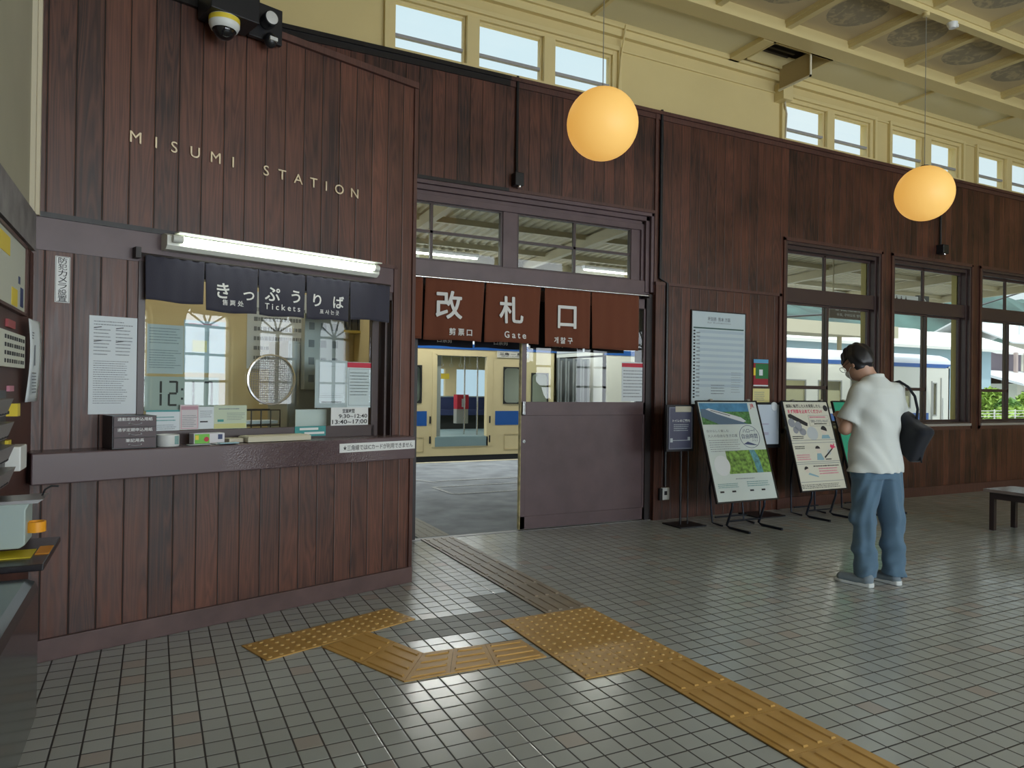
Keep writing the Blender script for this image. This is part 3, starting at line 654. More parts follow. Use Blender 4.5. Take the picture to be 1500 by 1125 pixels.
for (x, z) in ((.02, h-.062), (w/2+.01, h-.062), (.02, h-.13), (w/2+.01, h-.13)): B().add([(x, -.0012, z), (x+.035, -.0012, z+.006), (x+.035, -.0012, z+.010), (x, -.0012, z+.004)], [(0, 1, 2, 3)]).build('black_mark', INK, t)
# things on the counter
ZC = 1.008
xl, _ = T(168, 630, .18); xr, _ = T(229, 630, .18)
t = bthing('form_drawer_box', 'small black box of three brown drawers with white Japanese labels on the counter end', 'drawer box', xl-.01, -.18, ZC)
w = xr-xl+.01; hh = .160
B().box(0, w, .0, .172, 0, hh).build('box_body', BLACK, t)
for i, s_ in enumerate(('筆記用具', '通学定期申込用紙', '通勤定期申込用紙')):
    z = .004+i*.052; d = B().box(.004, w-.004, -.006, 0, z, z+.049).build('drawer', mat('drawer_brown', (.05, .022, .028), .4), t, bevel=.001)
    at(tfit(s_, w*(.42 if i == 0 else .80), .017, off=.008), w/2, -.0065, z+.036).build('lettering', WHITE, d)
    b = B().tube([(w/2-.025, -.008, z+.016), (w/2-.022, -.018, z+.013), (w/2, -.020, z+.011), (w/2+.022, -.018, z+.013), (w/2+.025, -.008, z+.018)], .0016, 6).box(w/2-.030, w/2-.022, -.009, -.006, z+.012, z+.019).box(w/2+.022, w/2+.030, -.009, -.006, z+.012, z+.019); b.build('handle', mat('handle_grey', (.30, .30, .32), .4), d)
def counter_item(px0, px1, py, off): 
    a_, _ = T(px0, py, off); c_, _ = T(px1, py, off); return a_, c_
a_, c_ = counter_item(229, 262, 645, .13)
t = bthing('pen_pot', 'low round white pot with a teal cup picture beside the drawer box', 'pot', (a_+c_)/2, -.13, ZC)
r_ = (c_-a_)/2; B().lathe([(.001, 0), (r_*.95, 0), (r_, .004), (r_, .058), (r_-.003, .060), (r_-.005, .056), (r_-.006, .006), (.001, .006)], n=32).build('pot_body', WHITE, t, smooth=True)
b = B()
for k in range(5): 
    for j in range(6):
        aa = RD(-70+k*6.5); rr = r_+.0006; z = .012+j*.007; ww = RD(2.3)
        b.add([(rr*math.cos(aa-ww), rr*math.sin(aa-ww), z), (rr*math.cos(aa+ww), rr*math.sin(aa+ww), z), (rr*math.cos(aa+ww), rr*math.sin(aa+ww), z+.0055), (rr*math.cos(aa-ww), rr*math.sin(aa-ww), z+.0055)], [(0, 1, 2, 3)])
b.build('teal_print', TEAL, t)
a_, c_ = counter_item(283, 328, 643, .09)
t = bthing('sticker_box', 'small box with green, red and lilac stickers on the counter', 'box', a_, -.10, ZC+.001)
w = c_-a_; B().box(0, w, 0, .07, 0, .055).build('box_body', mat('box_white', (.72, .70, .74), .5), t, bevel=.002)
B().box(0.004, w*.5, -.001, 0, .002, .052).build('green_print', mat('green_print', (.18, .55, .06), .5), t)
B().lathe([(.0001, -.002), (.013, -.002), (.013, -.001)], (w*.40, 0, .024), 16, 'y').build('red_sticker', RED, t)
B().box(w*.04, w*.15, -.0022, -.001, .022, .046).build('yellow_sticker', YEL, t); B().box(w*.78, w*.92, -.0022, -.0, .022, .048).build('dark_sticker', mat('dark_blue_print', (.03, .05, .15), .5), t)
a_, c_ = counter_item(360, 452, 648, .12)
t = bthing('coin_tray', 'flat cream plastic money tray under the ticket window opening', 'tray', a_, -.15, ZC+.001)
w = c_-a_; b = B(); frame(b, 0, w, 0, .13, 0, .02, .006); b.tf(Matrix.Rotation(RD(-90), 4, 'X')).tf(Matrix.Translation((0, 0, .02)))
B().box(0, w, 0, .13, 0, .028).box(.006, w-.006, .006, .124, .028, .032).build('tray_body', mat('tray_cream', (.62, .58, .44), .5), t, bevel=.003)
a_, c_ = counter_item(340, 358, 650, .10)
t = bthing('card_holder', 'small beige card holder left of the money tray', 'holder', a_-.02, -.11, ZC+.001)
B().box(0, c_-a_+.01, 0, .09, 0, .022).build('holder_body', mat('tray_beige', (.52, .47, .36), .5), t, bevel=.002)
t = bthing('paper_slips', 'pale blue and white slips of paper fanned on the counter', 'paper', T(318, 650, .12)[0]-.03, -.15, ZC)
b = B(); b.box(0, .13, -.02, .02, .001, .004); b.tf(Matrix.Rotation(RD(8), 4, 'Z')); b.build('white_slip', PAPER, t); b = B().box(.02, .12, -.045, .01, .0045, .008); b.tf(Matrix.Rotation(RD(-5), 4, 'Z')); b.build('blue_slip', mat('blue_paper', (.35, .58, .68), .6), t)
b = B().box(-.13, -.02, -.02, .03, .001, .003); b.build('grey_slip', PAPERG, t)
# round speaking grille in the glass
gx, gz = T(397.5, 556, -.05); _, gzt = T(398, 520, -.05); gr = gzt-gz+.004
t = bthing('speaking_grille', 'round steel mesh speaking grille set in the ticket window glass', 'grille', gx, .052, gz)
B().lathe([(gr-.008, -.012), (gr, -.010), (gr+.002, 0), (gr, .008), (gr-.008, .010), (gr-.010, 0), (gr-.008, -.012)], (0, 0, 0), 48, 'y').build('grille_rim', CHROME, t, smooth=True)
b = B(); n_ = 11
for i in range(-n_, n_+1):
    c = i*gr/n_*.98; l_ = math.sqrt(max(0, gr*gr-c*c))-.004
    if l_ > .01: b.box(-l_, l_, -.0035, -.0025, c-.0012, c+.0012).box(c-.0012, c+.0012, -.0030, -.0020, -l_, l_)
b.build('mesh_plate', mat('mesh_grey', (.22, .24, .24), .5), t)
# papers and signs behind the glass
IN = -.066
def gsheet(name, label, px, mt, prints=(), cat='paper', off=IN, th=.002):
    (x0, z1), (x1, z0) = T(px[0], px[1], off), T(px[2], px[3], off)
    t = thing(name, label, cat, bpt(x0, z0, off), BANG); w, h = x1-x0, z1-z0
    B().box(0, w, 0, th, 0, h).build('sheet', mt, t)
    for pr in prints:
        kind = pr[0]
        if kind == 'l': b = B(); lines(b, w*pr[1], w*pr[2], h*pr[3], h*pr[4], pr[5], -.001, fill=.32, seed=len(label)+pr[5]); b.build('printed_text', pr[6], t)
        if kind == 'r': b = B(); b.box(w*pr[1], w*pr[2], -.0012, -.0002, h*pr[3], h*pr[4]); b.build('printed_block', pr[5], t)
        if kind == 't': at(tfit(pr[1], w*(pr[3]-pr[2]), h*(pr[5]-pr[4]), off=.015), w*(pr[2]+pr[3])/2, -.0015, h*(pr[4]+pr[5])/2).build('lettering', pr[6], t)
        if kind == 'f': b = B(); frame(b, w*pr[1], w*pr[2], h*pr[3], h*pr[4], -.001, -.0002, .0015); b.build('printed_frame', pr[5], t)
    return t, w, h
gsheet('notice_sheet', 'grey printed notice inside the ticket glass above the digital clock', (216, 474, 268, 548), PAPERG, [('l', .06, .95, .95, .60, 6, INKG), ('l', .06, .95, .50, .1, 8, INKG)])
gsheet('clear_poster', 'pale bluish poster hanging in the ticket window behind the clock', (270, 468, 329, 547), mat('pale_blue_paper', (.50, .62, .70), .5), [('l', .1, .9, .97, .9, 1, PINK), ('l', .25, .85, .8, .62, 6, INKG), ('r', .2, .55, .40, .62, LYEL)], off=-.10)
gsheet('leaflet', 'white leaflet with a teal header and small coloured icons low in the ticket glass', (214, 601, 263, 632), PAPER, [('r', 0, 1, .92, 1., TEAL), ('l', .3, .9, .75, .45, 2, TEAL), ('l', .2, .95, .35, .1, 3, INKG)], off=-.055)
gsheet('leaflet', 'narrow leaflet with a dusty pink heading low in the ticket glass', (264, 593, 291, 629), mat('pinkish_paper', (.66, .62, .64), .6), [('r', .05, .95, .8, .93, mat('dusty_pink', (.50, .30, .36), .6)), ('f', .06, .94, .05, .95, PINK), ('l', .1, .9, .6, .1, 7, INKG)], off=-.055)
gsheet('leaflet', 'small grey blue printed leaflet between the pink and the yellow ones', (291, 596, 313, 628), PAPER, [('l', .1, .9, .85, .5, 4, INKG), ('r', .1, .6, .30, .36, INK)], off=-.055)
gsheet('leaflet', 'cream card with a teal animal and a yellow foot in the ticket glass', (313, 594, 361, 627), mat('cream_card', (.66, .70, .56), .6), [('l', .15, .9, .92, .78, 1, INKG), ('r', 0.02, .98, .02, .22, LYEL), ('r', .12, .30, .30, .40, TEAL), ('l', .4, .95, .7, .35, 5, INKG)], off=-.06)
gsheet('price_table', 'large white sheet with a table, left of the red headed notice in the ticket glass', (462, 527, 508, 597), PAPERG, [('f', .12, .9, .3, .88, INKG), ('l', .1, .9, .28, .2, 2, INKG), ('l', .2, .85, .16, .08, 1, INK)], off=-.062)
gsheet('notice_sheet', 'white notice with a red heading band at the right of the ticket glass', (509, 530, 547, 597), PAPER, [('r', .0, 1, .88, .99, RED), ('l', .05, .95, .97, .9, 1, WHITE), ('f', .05, .97, .05, .85, INKG), ('l', .1, .92, .8, .25, 8, INKG)], off=-.058)
t, w, h = gsheet('opening_hours_sign', 'white opening hours sign with two rows of times in the ticket window', (485, 597, 539, 622), WHITE, [('t', '営業時間', .30, .62, .68, .92, INK), ('t', '9:30~12:40', .20, .97, .40, .62, INK), ('t', '13:40~17:00', .03, .97, .08, .32, INK)], cat='sign', off=-.05)
gsheet('blank_card', 'blank white card leaning inside the ticket window right of the grille', (433, 600, 478, 624), WHITE, off=-.14, th=.006)
gsheet('notice_strip', 'small teal notice with white print on the window rail', (432, 625, 477, 638), TEAL, [('r', .15, .75, .62, .85, WHITE), ('r', .3, .95, .2, .42, WHITE)], off=-.04, cat='sign')
# digital clock
t, w, h = gsheet('digital_clock', 'grey digital clock showing 12:17 inside the ticket window', (212, 551, 320, 601), mat('lcd_grey', (.36, .41, .38), .4), cat='clock', off=-.075, th=.015)
SEG = {'1': 'bc', '2': 'abged', '7': 'abc'}
def seg_digit(b, ch, x, z, w_, h_):
    s_ = .011
    S = {'a': (x+s_*.6, x+w_-s_*.6, z+h_-s_, z+h_), 'g': (x+s_*.6, x+w_-s_*.6, z+h_/2-s_/2, z+h_/2+s_/2), 'd': (x+s_*.6, x+w_-s_*.6, z, z+s_), 'b': (x+w_-s_, x+w_, z+h_/2+.003, z+h_-.003), 'c': (x+w_-s_, x+w_, z+.003, z+h_/2-.003), 'f': (x, x+s_, z+h_/2+.003, z+h_-.003), 'e': (x, x+s_, z+.003, z+h_/2-.003)}
    for c in SEG[ch]: a0, a1, c0, c1 = S[c]; b.box(a0, a1, -.0015, 0, c0, c1)
b = B(); dh = h*.74; dw = .052; z = h*.14
for ch, x in (('1', .165), ('2', .30), ('1', .60), ('7', .78)): seg_digit(b, ch, w*x-(.03 if ch == '1' else 0), z, dw, dh)
b.box(w*.475, w*.475+.011, -.0015, 0, z+dh*.62, z+dh*.62+.012); b.box(w*.475, w*.475+.011, -.0015, 0, z+dh*.25, z+dh*.25+.012); b.build('digits', INK, t)
# booth furniture seen through the glass
t = bthing('filing_cabinet', 'grey steel cabinet standing inside the ticket office', 'cabinet', 1.58, .58, .01)
b = B().box(0, .42, 0, .3, 0, 1.62); b.build('cabinet_body', mat('cabinet_grey', (.40, .42, .42), .4), t, bevel=.004)
for i in range(2):
    d = B().box(.01+i*.205, .205+i*.205, -.012, 0, .03, 1.6).build('cabinet_door', mat('cabinet_grey2', (.44, .46, .46), .4), t, bevel=.002)
    B().box(.17 if i == 0 else .23, .185 if i == 0 else .245, -.022, -.012, .8, .95).build('handle', CHROME, d)
t = bthing('switch_panel', 'pale electric panel with square labels on the ticket office wall', 'panel', 1.66, .52, 1.30)
t = t
B().box(0, .30, -.02, .03, 0, .52).build('panel_body', mat('panel_grey', (.50, .55, .56), .4), t)
b = B()
for i in range(3):
    for j in range(4): b.box(.03+i*.09, .07+i*.09, -.024, -.02, .05+j*.12, .10+j*.12)
b.build('panel_labels', INKG, t)
t = bthing('office_desk', 'grey office desk with drawers behind the ticket window', 'desk', .42, .36, .01)
B().box(0, 1.1, 0, .55, .70, .73).build('desk_top', mat('desk_grey', (.35, .38, .38), .4), t)
for x in (.0, .70): B().box(x, x+.4, .02, .53, 0, .70).build('drawer_unit', mat('cabinet_grey', (.40, .42, .42), .4), t)
t = bthing('ticket_printer', 'beige ticket printer with a dark top on the desk behind the grille', 'printer', .90, .42, .742)
B().box(0, .30, 0, .25, 0, .30).build('printer_body', mat('printer_beige', (.50, .48, .40), .5), t, bevel=.006); B().box(.03, .27, -.01, .2, .30, .34).box(.05, .25, -.015, 0, .18, .2).build('printer_top', BLACK, t)
t = bthing('document_rack', 'wire rack of papers standing on the desk inside the ticket office', 'rack', 1.23, .50, .742)
b = B()
for i in range(5): b.tube([(0+i*.065, 0, 0), (0+i*.065, 0, .42)], .004, 6)
for j in range(5): b.tube([(0, 0, .02+j*.1), (.26, 0, .02+j*.1)], .004, 6); b.tube([(0, .15, .02+j*.1), (.26, .15, .02+j*.1)], .004, 6)
b.build('rack_wires', BLACKM, t); b = B()
for j in range(4): b.box(.01, .25, .01, .14, .03+j*.1, .05+j*.1)
b.build('papers', PAPER, t)
t = bthing('desk_terminal', 'dark computer screen turned sideways on the office desk', 'monitor', .48, .52, .742)
B().box(0, .36, .08, .10, .10, .36).build('screen', BLACK, t, bevel=.004); B().box(.15, .21, .06, .12, 0, .12).box(.10, .26, .02, .16, 0, .012).build('stand', BLACKM, t)
t = bthing('wall_calendar', 'white calendar sheet hanging on the ticket office back wall', 'paper', 0, 0, 0); t.location = (-1.15, WV-.035, 1.45); t.rotation_euler = (0, 0, 0)
B().box(0, .5, -.004, 0, 0, .6).build('sheet', PAPER, t); lines(B(), .05, .45, .5, .05, 6, -.005).build('printed_text', INKG, t)
t = bthing('wall_shelf', 'yellowish wooden shelf with dark folders on the ticket office back wall', 'shelf', 0, 0, 0); t.location = (-.55, WV-.23, 1.75); t.rotation_euler = (0, 0, 0)
B().box(0, .4, 0, .2, 0, .02).box(0, .02, 0, .2, 0, .4).box(.38, .4, 0, .2, 0, .4).box(0, .4, 0, .2, .38, .4).build('shelf_board', mat('shelf_yellow', (.55, .42, .10), .5), t)
b = B()
for i in range(7): b.box(.03+i*.048, .07+i*.048, .02, .18, .021, .30)
b.build('folders', mat('folders_dark', (.04, .045, .06), .6), t)
# ================================================================ LEFT WALL
LW = U0
t = thing('fare_board', 'grey board strip high on the left wall at the picture edge', 'board', (LW, .30, 1.93)); B().box(0, .03, 0, .86, 0, .17).build('board', mat('board_grey', (.22, .21, .21), .5, noise=.3, nscale=10), t)
struct(B().box(LW, LW+.02, 1.175, 1.235, 2.11, 5.0).box(LW, LW+.035, 1.21, 1.235, 2.11, 5.0).box(LW, LW+.012, 1.12, 1.14, 1.55, 1.92), 'trim_9', mat('strip_beige', (.62, .56, .42), .5))
struct(B().box(LW, LW+.012, -6.9, 1.24, 0, 1.93), 'wall_left_lower', mat('left_lower_brown', (.075, .030, .024), .45, noise=.2, nscale=4))
t = thing('framed_poster', 'framed poster with yellow blocks on the left wall under the grey strip', 'poster', (LW+.012, .25, 1.61))
b = B().box(0, .02, 0, .68, 0, .012).box(0, .02, 0, .68, .288, .30).box(0, .02, .665, .68, 0, .30).box(0, .02, 0, .015, 0, .3); b.build('poster_frame', mat('frame_brown', (.10, .05, .04), .4), t)
B().box(0, .012, .015, .665, .012, .288).build('poster_sheet', mat('poster_pale', (.58, .60, .52), .6), t); B().box(.012, .0135, .35, .48, .02, .09).build('yellow_print', YEL, t); B().box(.012, .0135, .10, .30, .2, .27).build('yellow_print', YEL, t)
b = B().box(.012, .0135, .50, .54, .12, .15).box(.012, .0135, .55, .62, .03, .11); b.build('dark_print', mat('dark_blue_print', (.03, .05, .15), .5), t)
t = thing('paper_flyer', 'narrow white flyer hanging loose from the left wall beside the booth', 'paper', (LW+.03, .90, 1.24))
vs = []; fs = []
for j in range(11):
    for i in range(5): y = i*.21/4+.018*math.sin(j/10*2.2); z = .36-.36*j/10; vs.append((.006+.012*math.sin(j/10*3+.5)+.004*i, y, z))
for j in range(10):
    for i in range(4): q = j*5+i; fs.append((q, q+1, q+6, q+5))
fl = B().add(vs, fs).build('sheet', PAPER, t, smooth=True); fl.modifiers.new('s', 'SOLIDIFY').thickness = .001
b = B()
for j in range(3): b.box(.021, .022, .04, .18, .30-j*.012, .305-j*.012)
b.box(.025, .026, .08, .10, .16, .25)
for j in range(7): b.box(.022, .0235, .04, .15, .04+j*.014, .045+j*.014)
b.build('printed_text', INKG, t)
t = thing('guide_sign', 'white sign with rows of black characters on the left wall machine', 'sign', (LW+.013, .30, 1.385))
B().box(0, .02, 0, .58, 0, .135).build('plate', mat('sign_off_white', (.74, .76, .66), .4), t); b = B()  # plate has one even off-white colour
rn = random.Random(3)
for j in range(4):
    for i in range(9): y = .12+i*.05; b.box(.02, .0215, y, y+.02+rn.random()*.015, .015+j*.03, .030+j*.03)
b.build('printed_text', INK, t)
t = thing('pink_label', 'small pink label on the left wall machine', 'sticker', (LW+.013, .60, 1.29)); B().box(0, .01, 0, .10, 0, .022).build('label', mat('pink_label', (.62, .25, .33), .5), t)
t = thing('pink_strip', 'faded red strip above the white character sign', 'sticker', (LW+.013, .55, 1.54)); B().box(0, .01, 0, .16, 0, .03).build('label', mat('faded_red', (.40, .08, .09), .5), t)
t = thing('leaflet_rack', 'black wall rack of clear leaflet pockets at the left picture edge', 'rack', (LW+.013, -.16, .98))
B().box(0, .07, -.25, .30, 0, .32).build('rack_back', BLACK, t)
for j in range(4):
    p_ = B(); z = .015+j*.075; p_.hexa([(.07, -.25, z), (.092, -.25, z), (.092, .22-.02*j, z), (.07, .22-.02*j, z), (.07, -.25, z+.055), (.112, -.25, z+.055), (.112, .22-.02*j, z+.055), (.07, .22-.02*j, z+.055)])
    pk = p_.build('leaflet_pocket', mat('pocket_grey', (.26, .25, .25), .35), t); b = B()
    for i in range(9): b.box(.094, .0955, -.2+i*.045, -.165+i*.045, z+.004, z+.014)
    b.build('pocket_label', INK, pk)
for (yy, zz, c, lb) in ((.30, 1.235, YEL, 'yellow sticker under the hanging white flyer'), (.13, 1.14, YEL, 'small yellow sticker beside the leaflet pockets'), (.10, 1.045, YEL, 'lowest yellow sticker beside the leaflet pockets')):
    t = thing('yellow_sticker', lb, 'sticker', (LW+.085, yy, zz-.03)); B().box(-.072, .008, 0, .055, 0, .045 if zz > 1.2 else .02).build('label', c, t)
t = thing('white_box', 'small white plastic box fixed beside the leaflet pockets', 'box', (LW+.10, .19, 1.02)); B().box(-.08, .02, 0, .13, .0, .085).build('box_body', WHITE, t, bevel=.004)
# grey dispenser on its shelf, and the dark machine below
t = thing('tray_shelf', 'black shelf with a yellow card under the grey dispenser', 'shelf', (LW+.013, -.30, .80))
B().box(0, .235, 0, .42, -.02, 0).build('shelf_board', mat('shelf_black', (.02, .018, .022), .25), t, bevel=.004); B().box(.07, .19, .10, .22, .0005, .003).build('yellow_card', mat('card_yellow', (.75, .60, .03), .5), t)
B().box(.195, .232, .14, .26, .0005, .0025).build('orange_card', mat('card_orange', (.80, .32, .02), .5), t)
t = thing('grey_dispenser', 'pale grey plastic dispenser with a flared top tray and orange handle', 'dispenser', (LW+.013, -.16, .822))
b = B().prism([(0, 0), (.155, 0), (.170, .01), (.170, .115), (.180, .135), (0, .135)], 0, .14, 'y'); b.build('dispenser_body', mat('dispenser_grey', (.42, .52, .50), .4), t, bevel=.004)
b = B().prism([(0.05, .135), (.20, .135), (.215, .146), (.05, .142)], .005, .15, 'y'); b.build('top_tray', STEEL, t)
b = B().lathe([(.022, -.016), (.027, -.016), (.027, .016), (.022, .016), (.022, -.016)], (.19, .06, .055), 20, 'z'); b.build('orange_handle', mat('handle_orange', (.90, .38, .02), .4), t, smooth=True)
b = B().tube([(.20, .10, .145), (.208, .10, .165), (.225, .10, .175), (.245, .10, .173)], .003, 6); b.build('black_hook', BLACK, t)
t = thing('dark_machine', 'dark glossy machine with a thin steel rim at the lower left picture edge', 'machine', (LW+.018, -1.4, 0))
B().box(.002, .225, 0, 1.07, .36, .775).build('machine_body', mat('machine_dark', (.025, .034, .038), .12, coat=.5), t, bevel=.03)
B().box(.02, .18, .06, .99, 0, .36).build('machine_plinth', BLACK, t)
b = B().tube([(0, -.004, .765), (.19, -.004, .765), (.215, -.004, .755), (.227, -.004, .735), (.229, -.004, .45)], .0035, 8); b.tf(Matrix.Translation((0, 0, 0))); b.build('steel_rim', CHROME, t)
# ================================================================ THINGS IN THE HALL
def tactile_mat(name, a, c_):
    m = mat(name, a, .42, spec=.5); n = m.node_tree.nodes; L = m.node_tree.links; p = n['Principled BSDF']
    t = n.new('ShaderNodeTexCoord'); z = n.new('ShaderNodeTexNoise'); z.inputs['Scale'].default_value = 6; z.inputs['Detail'].default_value = 6; L.new(t.outputs['Object'], z.inputs['Vector'])
    r = n.new('ShaderNodeValToRGB'); r.color_ramp.elements[0].position = .35; r.color_ramp.elements[1].position = .65; r.color_ramp.elements[0].color = (*a, 1); r.color_ramp.elements[1].color = (*c_, 1)
    L.new(z.outputs[0], r.inputs[0]); L.new(r.outputs[0], p.inputs['Base Color']); return m
TAC = tactile_mat('tactile_ochre', (.50, .29, .075), (.58, .35, .11)); TACG = tactile_mat('tactile_worn_reflect_grey', (.27, .23, .18), (.33, .28, .22)); TDOT = mat('tactile_dot', (.56, .37, .14), .4)  # the grey mixes real wear with reflections painted into the colour
JOINT = mat('joint_dark', (.02, .018, .015), .8)
def block_dots(b, o_, ex, ey, nx, ny, size):
    'raised dots on a parallelogram patch; o_ origin, ex/ey unit tile vectors'
    for i in range(nx):
        for j in range(ny):
            c = o_ + ex*((i+.5)/nx) + ey*((j+.5)/ny); b.lathe([(size, 0), (size*.8, .004), (size*.45, .005), (.0001, .005)], (c.x, c.y, .006), 10)
def V2(x, y): return Vector((x, y, 0))
def slab(b, pts, h=.006, m=0): return b.prism([(p.x, p.y) for p in pts], 0.0005, h, 'z', m)
def bars(b, p0, p1, q0, q1, n=4, w=.20, h=.011, inset=.02, m=0):
    'n raised bars running from edge p0-p1 to edge q0-q1'
    for i in range(n):
        f = (i+.5)/n; a0, a1 = p0.lerp(p1, f-w/n), p0.lerp(p1, f+w/n); c0, c1 = q0.lerp(q1, f-w/n), q0.lerp(q1, f+w/n)
        d = ((c0-a0).normalized())*inset; d1 = ((c1-a1).normalized())*inset
        pts = [a0+d, a1+d1, c1-d1, c0-d]; ctr = (a0+a1+c0+c1)/4
        top = [p.lerp(pts[(k+3) % 4 if k in (0, 2) else (k+1) % 4] if False else p, 0) for k, p in enumerate(pts)]
        mid = (a0+c0)/2; mid1 = (a1+c1)/2; sh = (mid1-mid)*.18
        tp = [a0+d*1.4+sh, a1+d1*1.4-sh, c1-d1*1.4-sh, c0-d*1.4+sh]
        b.hexa([Vector((p.x, p.y, .004)) for p in pts] + [Vector((p.x, p.y, h)) for p in tp], m)
def tactile(name, label, m): 
    return thing(name, label, 'tactile paving')
def ablocks(name, label, cells, m, kind):
    t = thing(name, label, 'tactile paving')
    for c in cells:
        rr = B(); s_ = [p.lerp((c[0]+c[1]+c[2]+c[3])/4, .008) for p in c]; slab(rr, s_)
        if kind == 'dots':
            n0 = len(rr.f); block_dots(rr, c[0], c[1]-c[0], c[3]-c[0], 5, 5, .0125); rr.m[n0:] = [1]*(len(rr.f)-n0)
        else: bars(rr, c[0], c[1], c[3], c[2])
        rr.build('paving_block', [m, TDOT], t, smooth=kind == 'dots')
    return t
def sq(x, y, s_=.3): return [V2(x, y), V2(x+s_, y), V2(x+s_, y+s_), V2(x, y+s_)]
ablocks('dot_tactile_pad', 'ochre dotted tactile pad in the middle of the floor where the two paths meet', [sq(i*.3, j*.3) for i in range(2) for j in range(3)], TAC, 'dots')
ablocks('bar_tactile_path', 'ochre ribbed tactile path running from the dotted pad toward the viewer', [sq(.3, -.3*(k+1)) for k in range(7)], TAC, 'bars')
ablocks('bar_tactile_path', 'ribbed tactile path, greyed by wear and painted-in reflection, running from the dotted pad to the gate', [sq(.3, .9+.3*k) for k in range(7)] + [[V2(.3, 3.0), V2(.6, 3.0), V2(.6, 3.12), V2(.3, 3.12)]], TACG, 'bars')
def fz(x, y): p_ = onz(x, y); return V2(p_[0], p_[1])
PA, PB, PC, PD = fz(353.3, 947.3), fz(392, 970), fz(601, 909), fz(560, 894)
ddir = (PD-PA).normalized(); pp = Vector((ddir.y, -ddir.x, 0)); cells = []
for k in range(3): o_ = PA+ddir*(.3*k)+pp*.27; cells.append([o_, o_+ddir*.3, o_+ddir*.3-pp*.27, o_-pp*.27])
ablocks('dot_tactile_pad', 'ochre dotted tactile pad lying along the foot of the ticket booth', cells, TAC, 'dots')
E0, E1, Bo, Bi, F0, F1 = fz(470.7, 948.7), fz(541, 927), fz(592, 999.9), fz(620, 958), fz(762.7, 938), fz(801, 963)
cells = []
for k in range(2): a, c = k/2, (k+1)/2; cells.append([E0.lerp(Bo, a), E1.lerp(Bi, a), E1.lerp(Bi, c), E0.lerp(Bo, c)])
for (a, c) in ((0, .30), (.30, .62), (.62, 1.0)): cells.append([Bo.lerp(F1, a), Bi.lerp(F0, a), Bi.lerp(F0, c), Bo.lerp(F1, c)])
ablocks('bar_tactile_path', 'bent ribbed tactile path joining the booth pad to the middle pad', cells, TAC, 'bars')
# grey replacement tiles beside the path
struct(B().box(-.3, .3, .95, 1.0, 0, .0002), 'floor_patch', FLOOR) if False else None
# ---- globe lamps
GL = mat('opal_globe', (.62, .50, .20), .5, emit=(1.0, .50, .10), es=.58)
for (x, y, z, lb) in ((1.046, 1.5, 3.217, 'glowing amber globe lamp hanging in front of the high windows over the gate'), (4.655, 1.5, 3.205, 'glowing amber globe lamp hanging farther right, before the dark boards over the windows')):
    t = thing('globe_lamp', lb, 'lamp', (x, y, z))
    B().sphere((0, 0, 0), .2535, 48).build('lamp_globe', GL, t, smooth=True)
    B().lathe([(.001, .262), (.035, .262), (.035, .246), (.001, .246)], n=20).build('globe_cap', BLACK, t, smooth=True)
    B().tube([(0, 0, .26), (0, 0, 4.905-z)], .0035, 6).build('cord', mat('cord_grey', (.25, .24, .2), .5), t)
    B().lathe([(.001, 4.905-z), (.03, 4.905-z), (.03, 4.875-z), (.001, 4.87-z)], n=16).build('ceiling_hook', CREAMT, t)
    l = bpy.data.lights.new('globe_bulb', 'POINT'); l.energy = 14; l.color = (1, .62, .28); l.shadow_soft_size = .3
    lo = bpy.data.objects.new('globe_bulb', l); lo.location = (x, y, z-.6); COL.objects.link(lo); lo.hide_render = True; bpy.data.objects.remove(lo)
t = thing('ceiling_sensor', 'small white detector on the ceiling rib right of the farther globe cord', 'detector', (5.05, 1.50, 4.905))
B().lathe([(.001, -.05), (.03, -.05), (.045, -.02), (.05, 0), (.001, 0)], n=20).box(.0, .07, -.02, .02, -.03, 0).build('sensor_body', WHITE, t, smooth=True)
# ---- fittings on the platform wall
def conduit(name, label, pts, r, m, cat='pipe'): return tag(B().tube(pts, r, 8).build(name, m, smooth=True), label, cat)
cA = onv(757, 125); cB_ = onv(757, 256)
conduit('cable_conduit', 'black conduit running down the boards to the small camera above the gate', [(cA[0], WV-.02, 4.20), (cA[0], WV-.02, cB_[2])], .014, BLACK)
t = thing('wall_camera', 'small black camera under its conduit on the boards above the gate', 'camera', (cA[0], WV, cB_[2]-.12))
B().box(-.045, .045, -.09, 0, 0, .12).build('camera_body', BLACK, t, bevel=.008); B().lathe([(.001, -.022), (.018, -.018), (.02, 0)], (.01, -.06, .005), 16, 'z').build('lens', CHROME, t, smooth=True)
c1 = onv(1376, 300); c2_ = onv(1375, 362)
conduit('cable_conduit', 'black conduit running down the dark boards below the farther globe lamp', [(c1[0], WV-.02, 4.15), (c1[0], WV-.02, c2_[2])], .014, BLACK)
t = thing('wall_camera', 'small black camera under its conduit on the boards right of the farther globe', 'camera', (c1[0], WV, c2_[2]-.10))
B().box(-.06, .06, -.10, 0, 0, .12).build('camera_body', BLACK, t, bevel=.01); B().lathe([(.001, -.022), (.018, -.018), (.02, 0)], (.01, -.07, .005), 16, 'z').build('lens', CHROME, t, smooth=True)
conduit('cable_conduit', 'long black conduit beside the right edge of the gate, bent round the panel', [(2.835, WV-.018, 4.20), (2.835, WV-.018, 2.47), (2.90, WV-.055, 2.42), (2.90, WV-.06, .34)], .016, BLACK)
a_ = onv(968, 713, WV-.05); t = thing('wall_socket', 'small white socket plate low on the boards right of the gate', 'socket', (a_[0]-.0, WV-.05, .205)); B().box(0, .095, -.02, 0, 0, .125).build('plate', WHITE, t, bevel=.003); B().box(.03, .065, -.022, -.02, .05, .09).build('socket_hole', INK, t); B().box(-.035, 0, -.03, 0, 0, .12).build('side_box', BLACK, t)
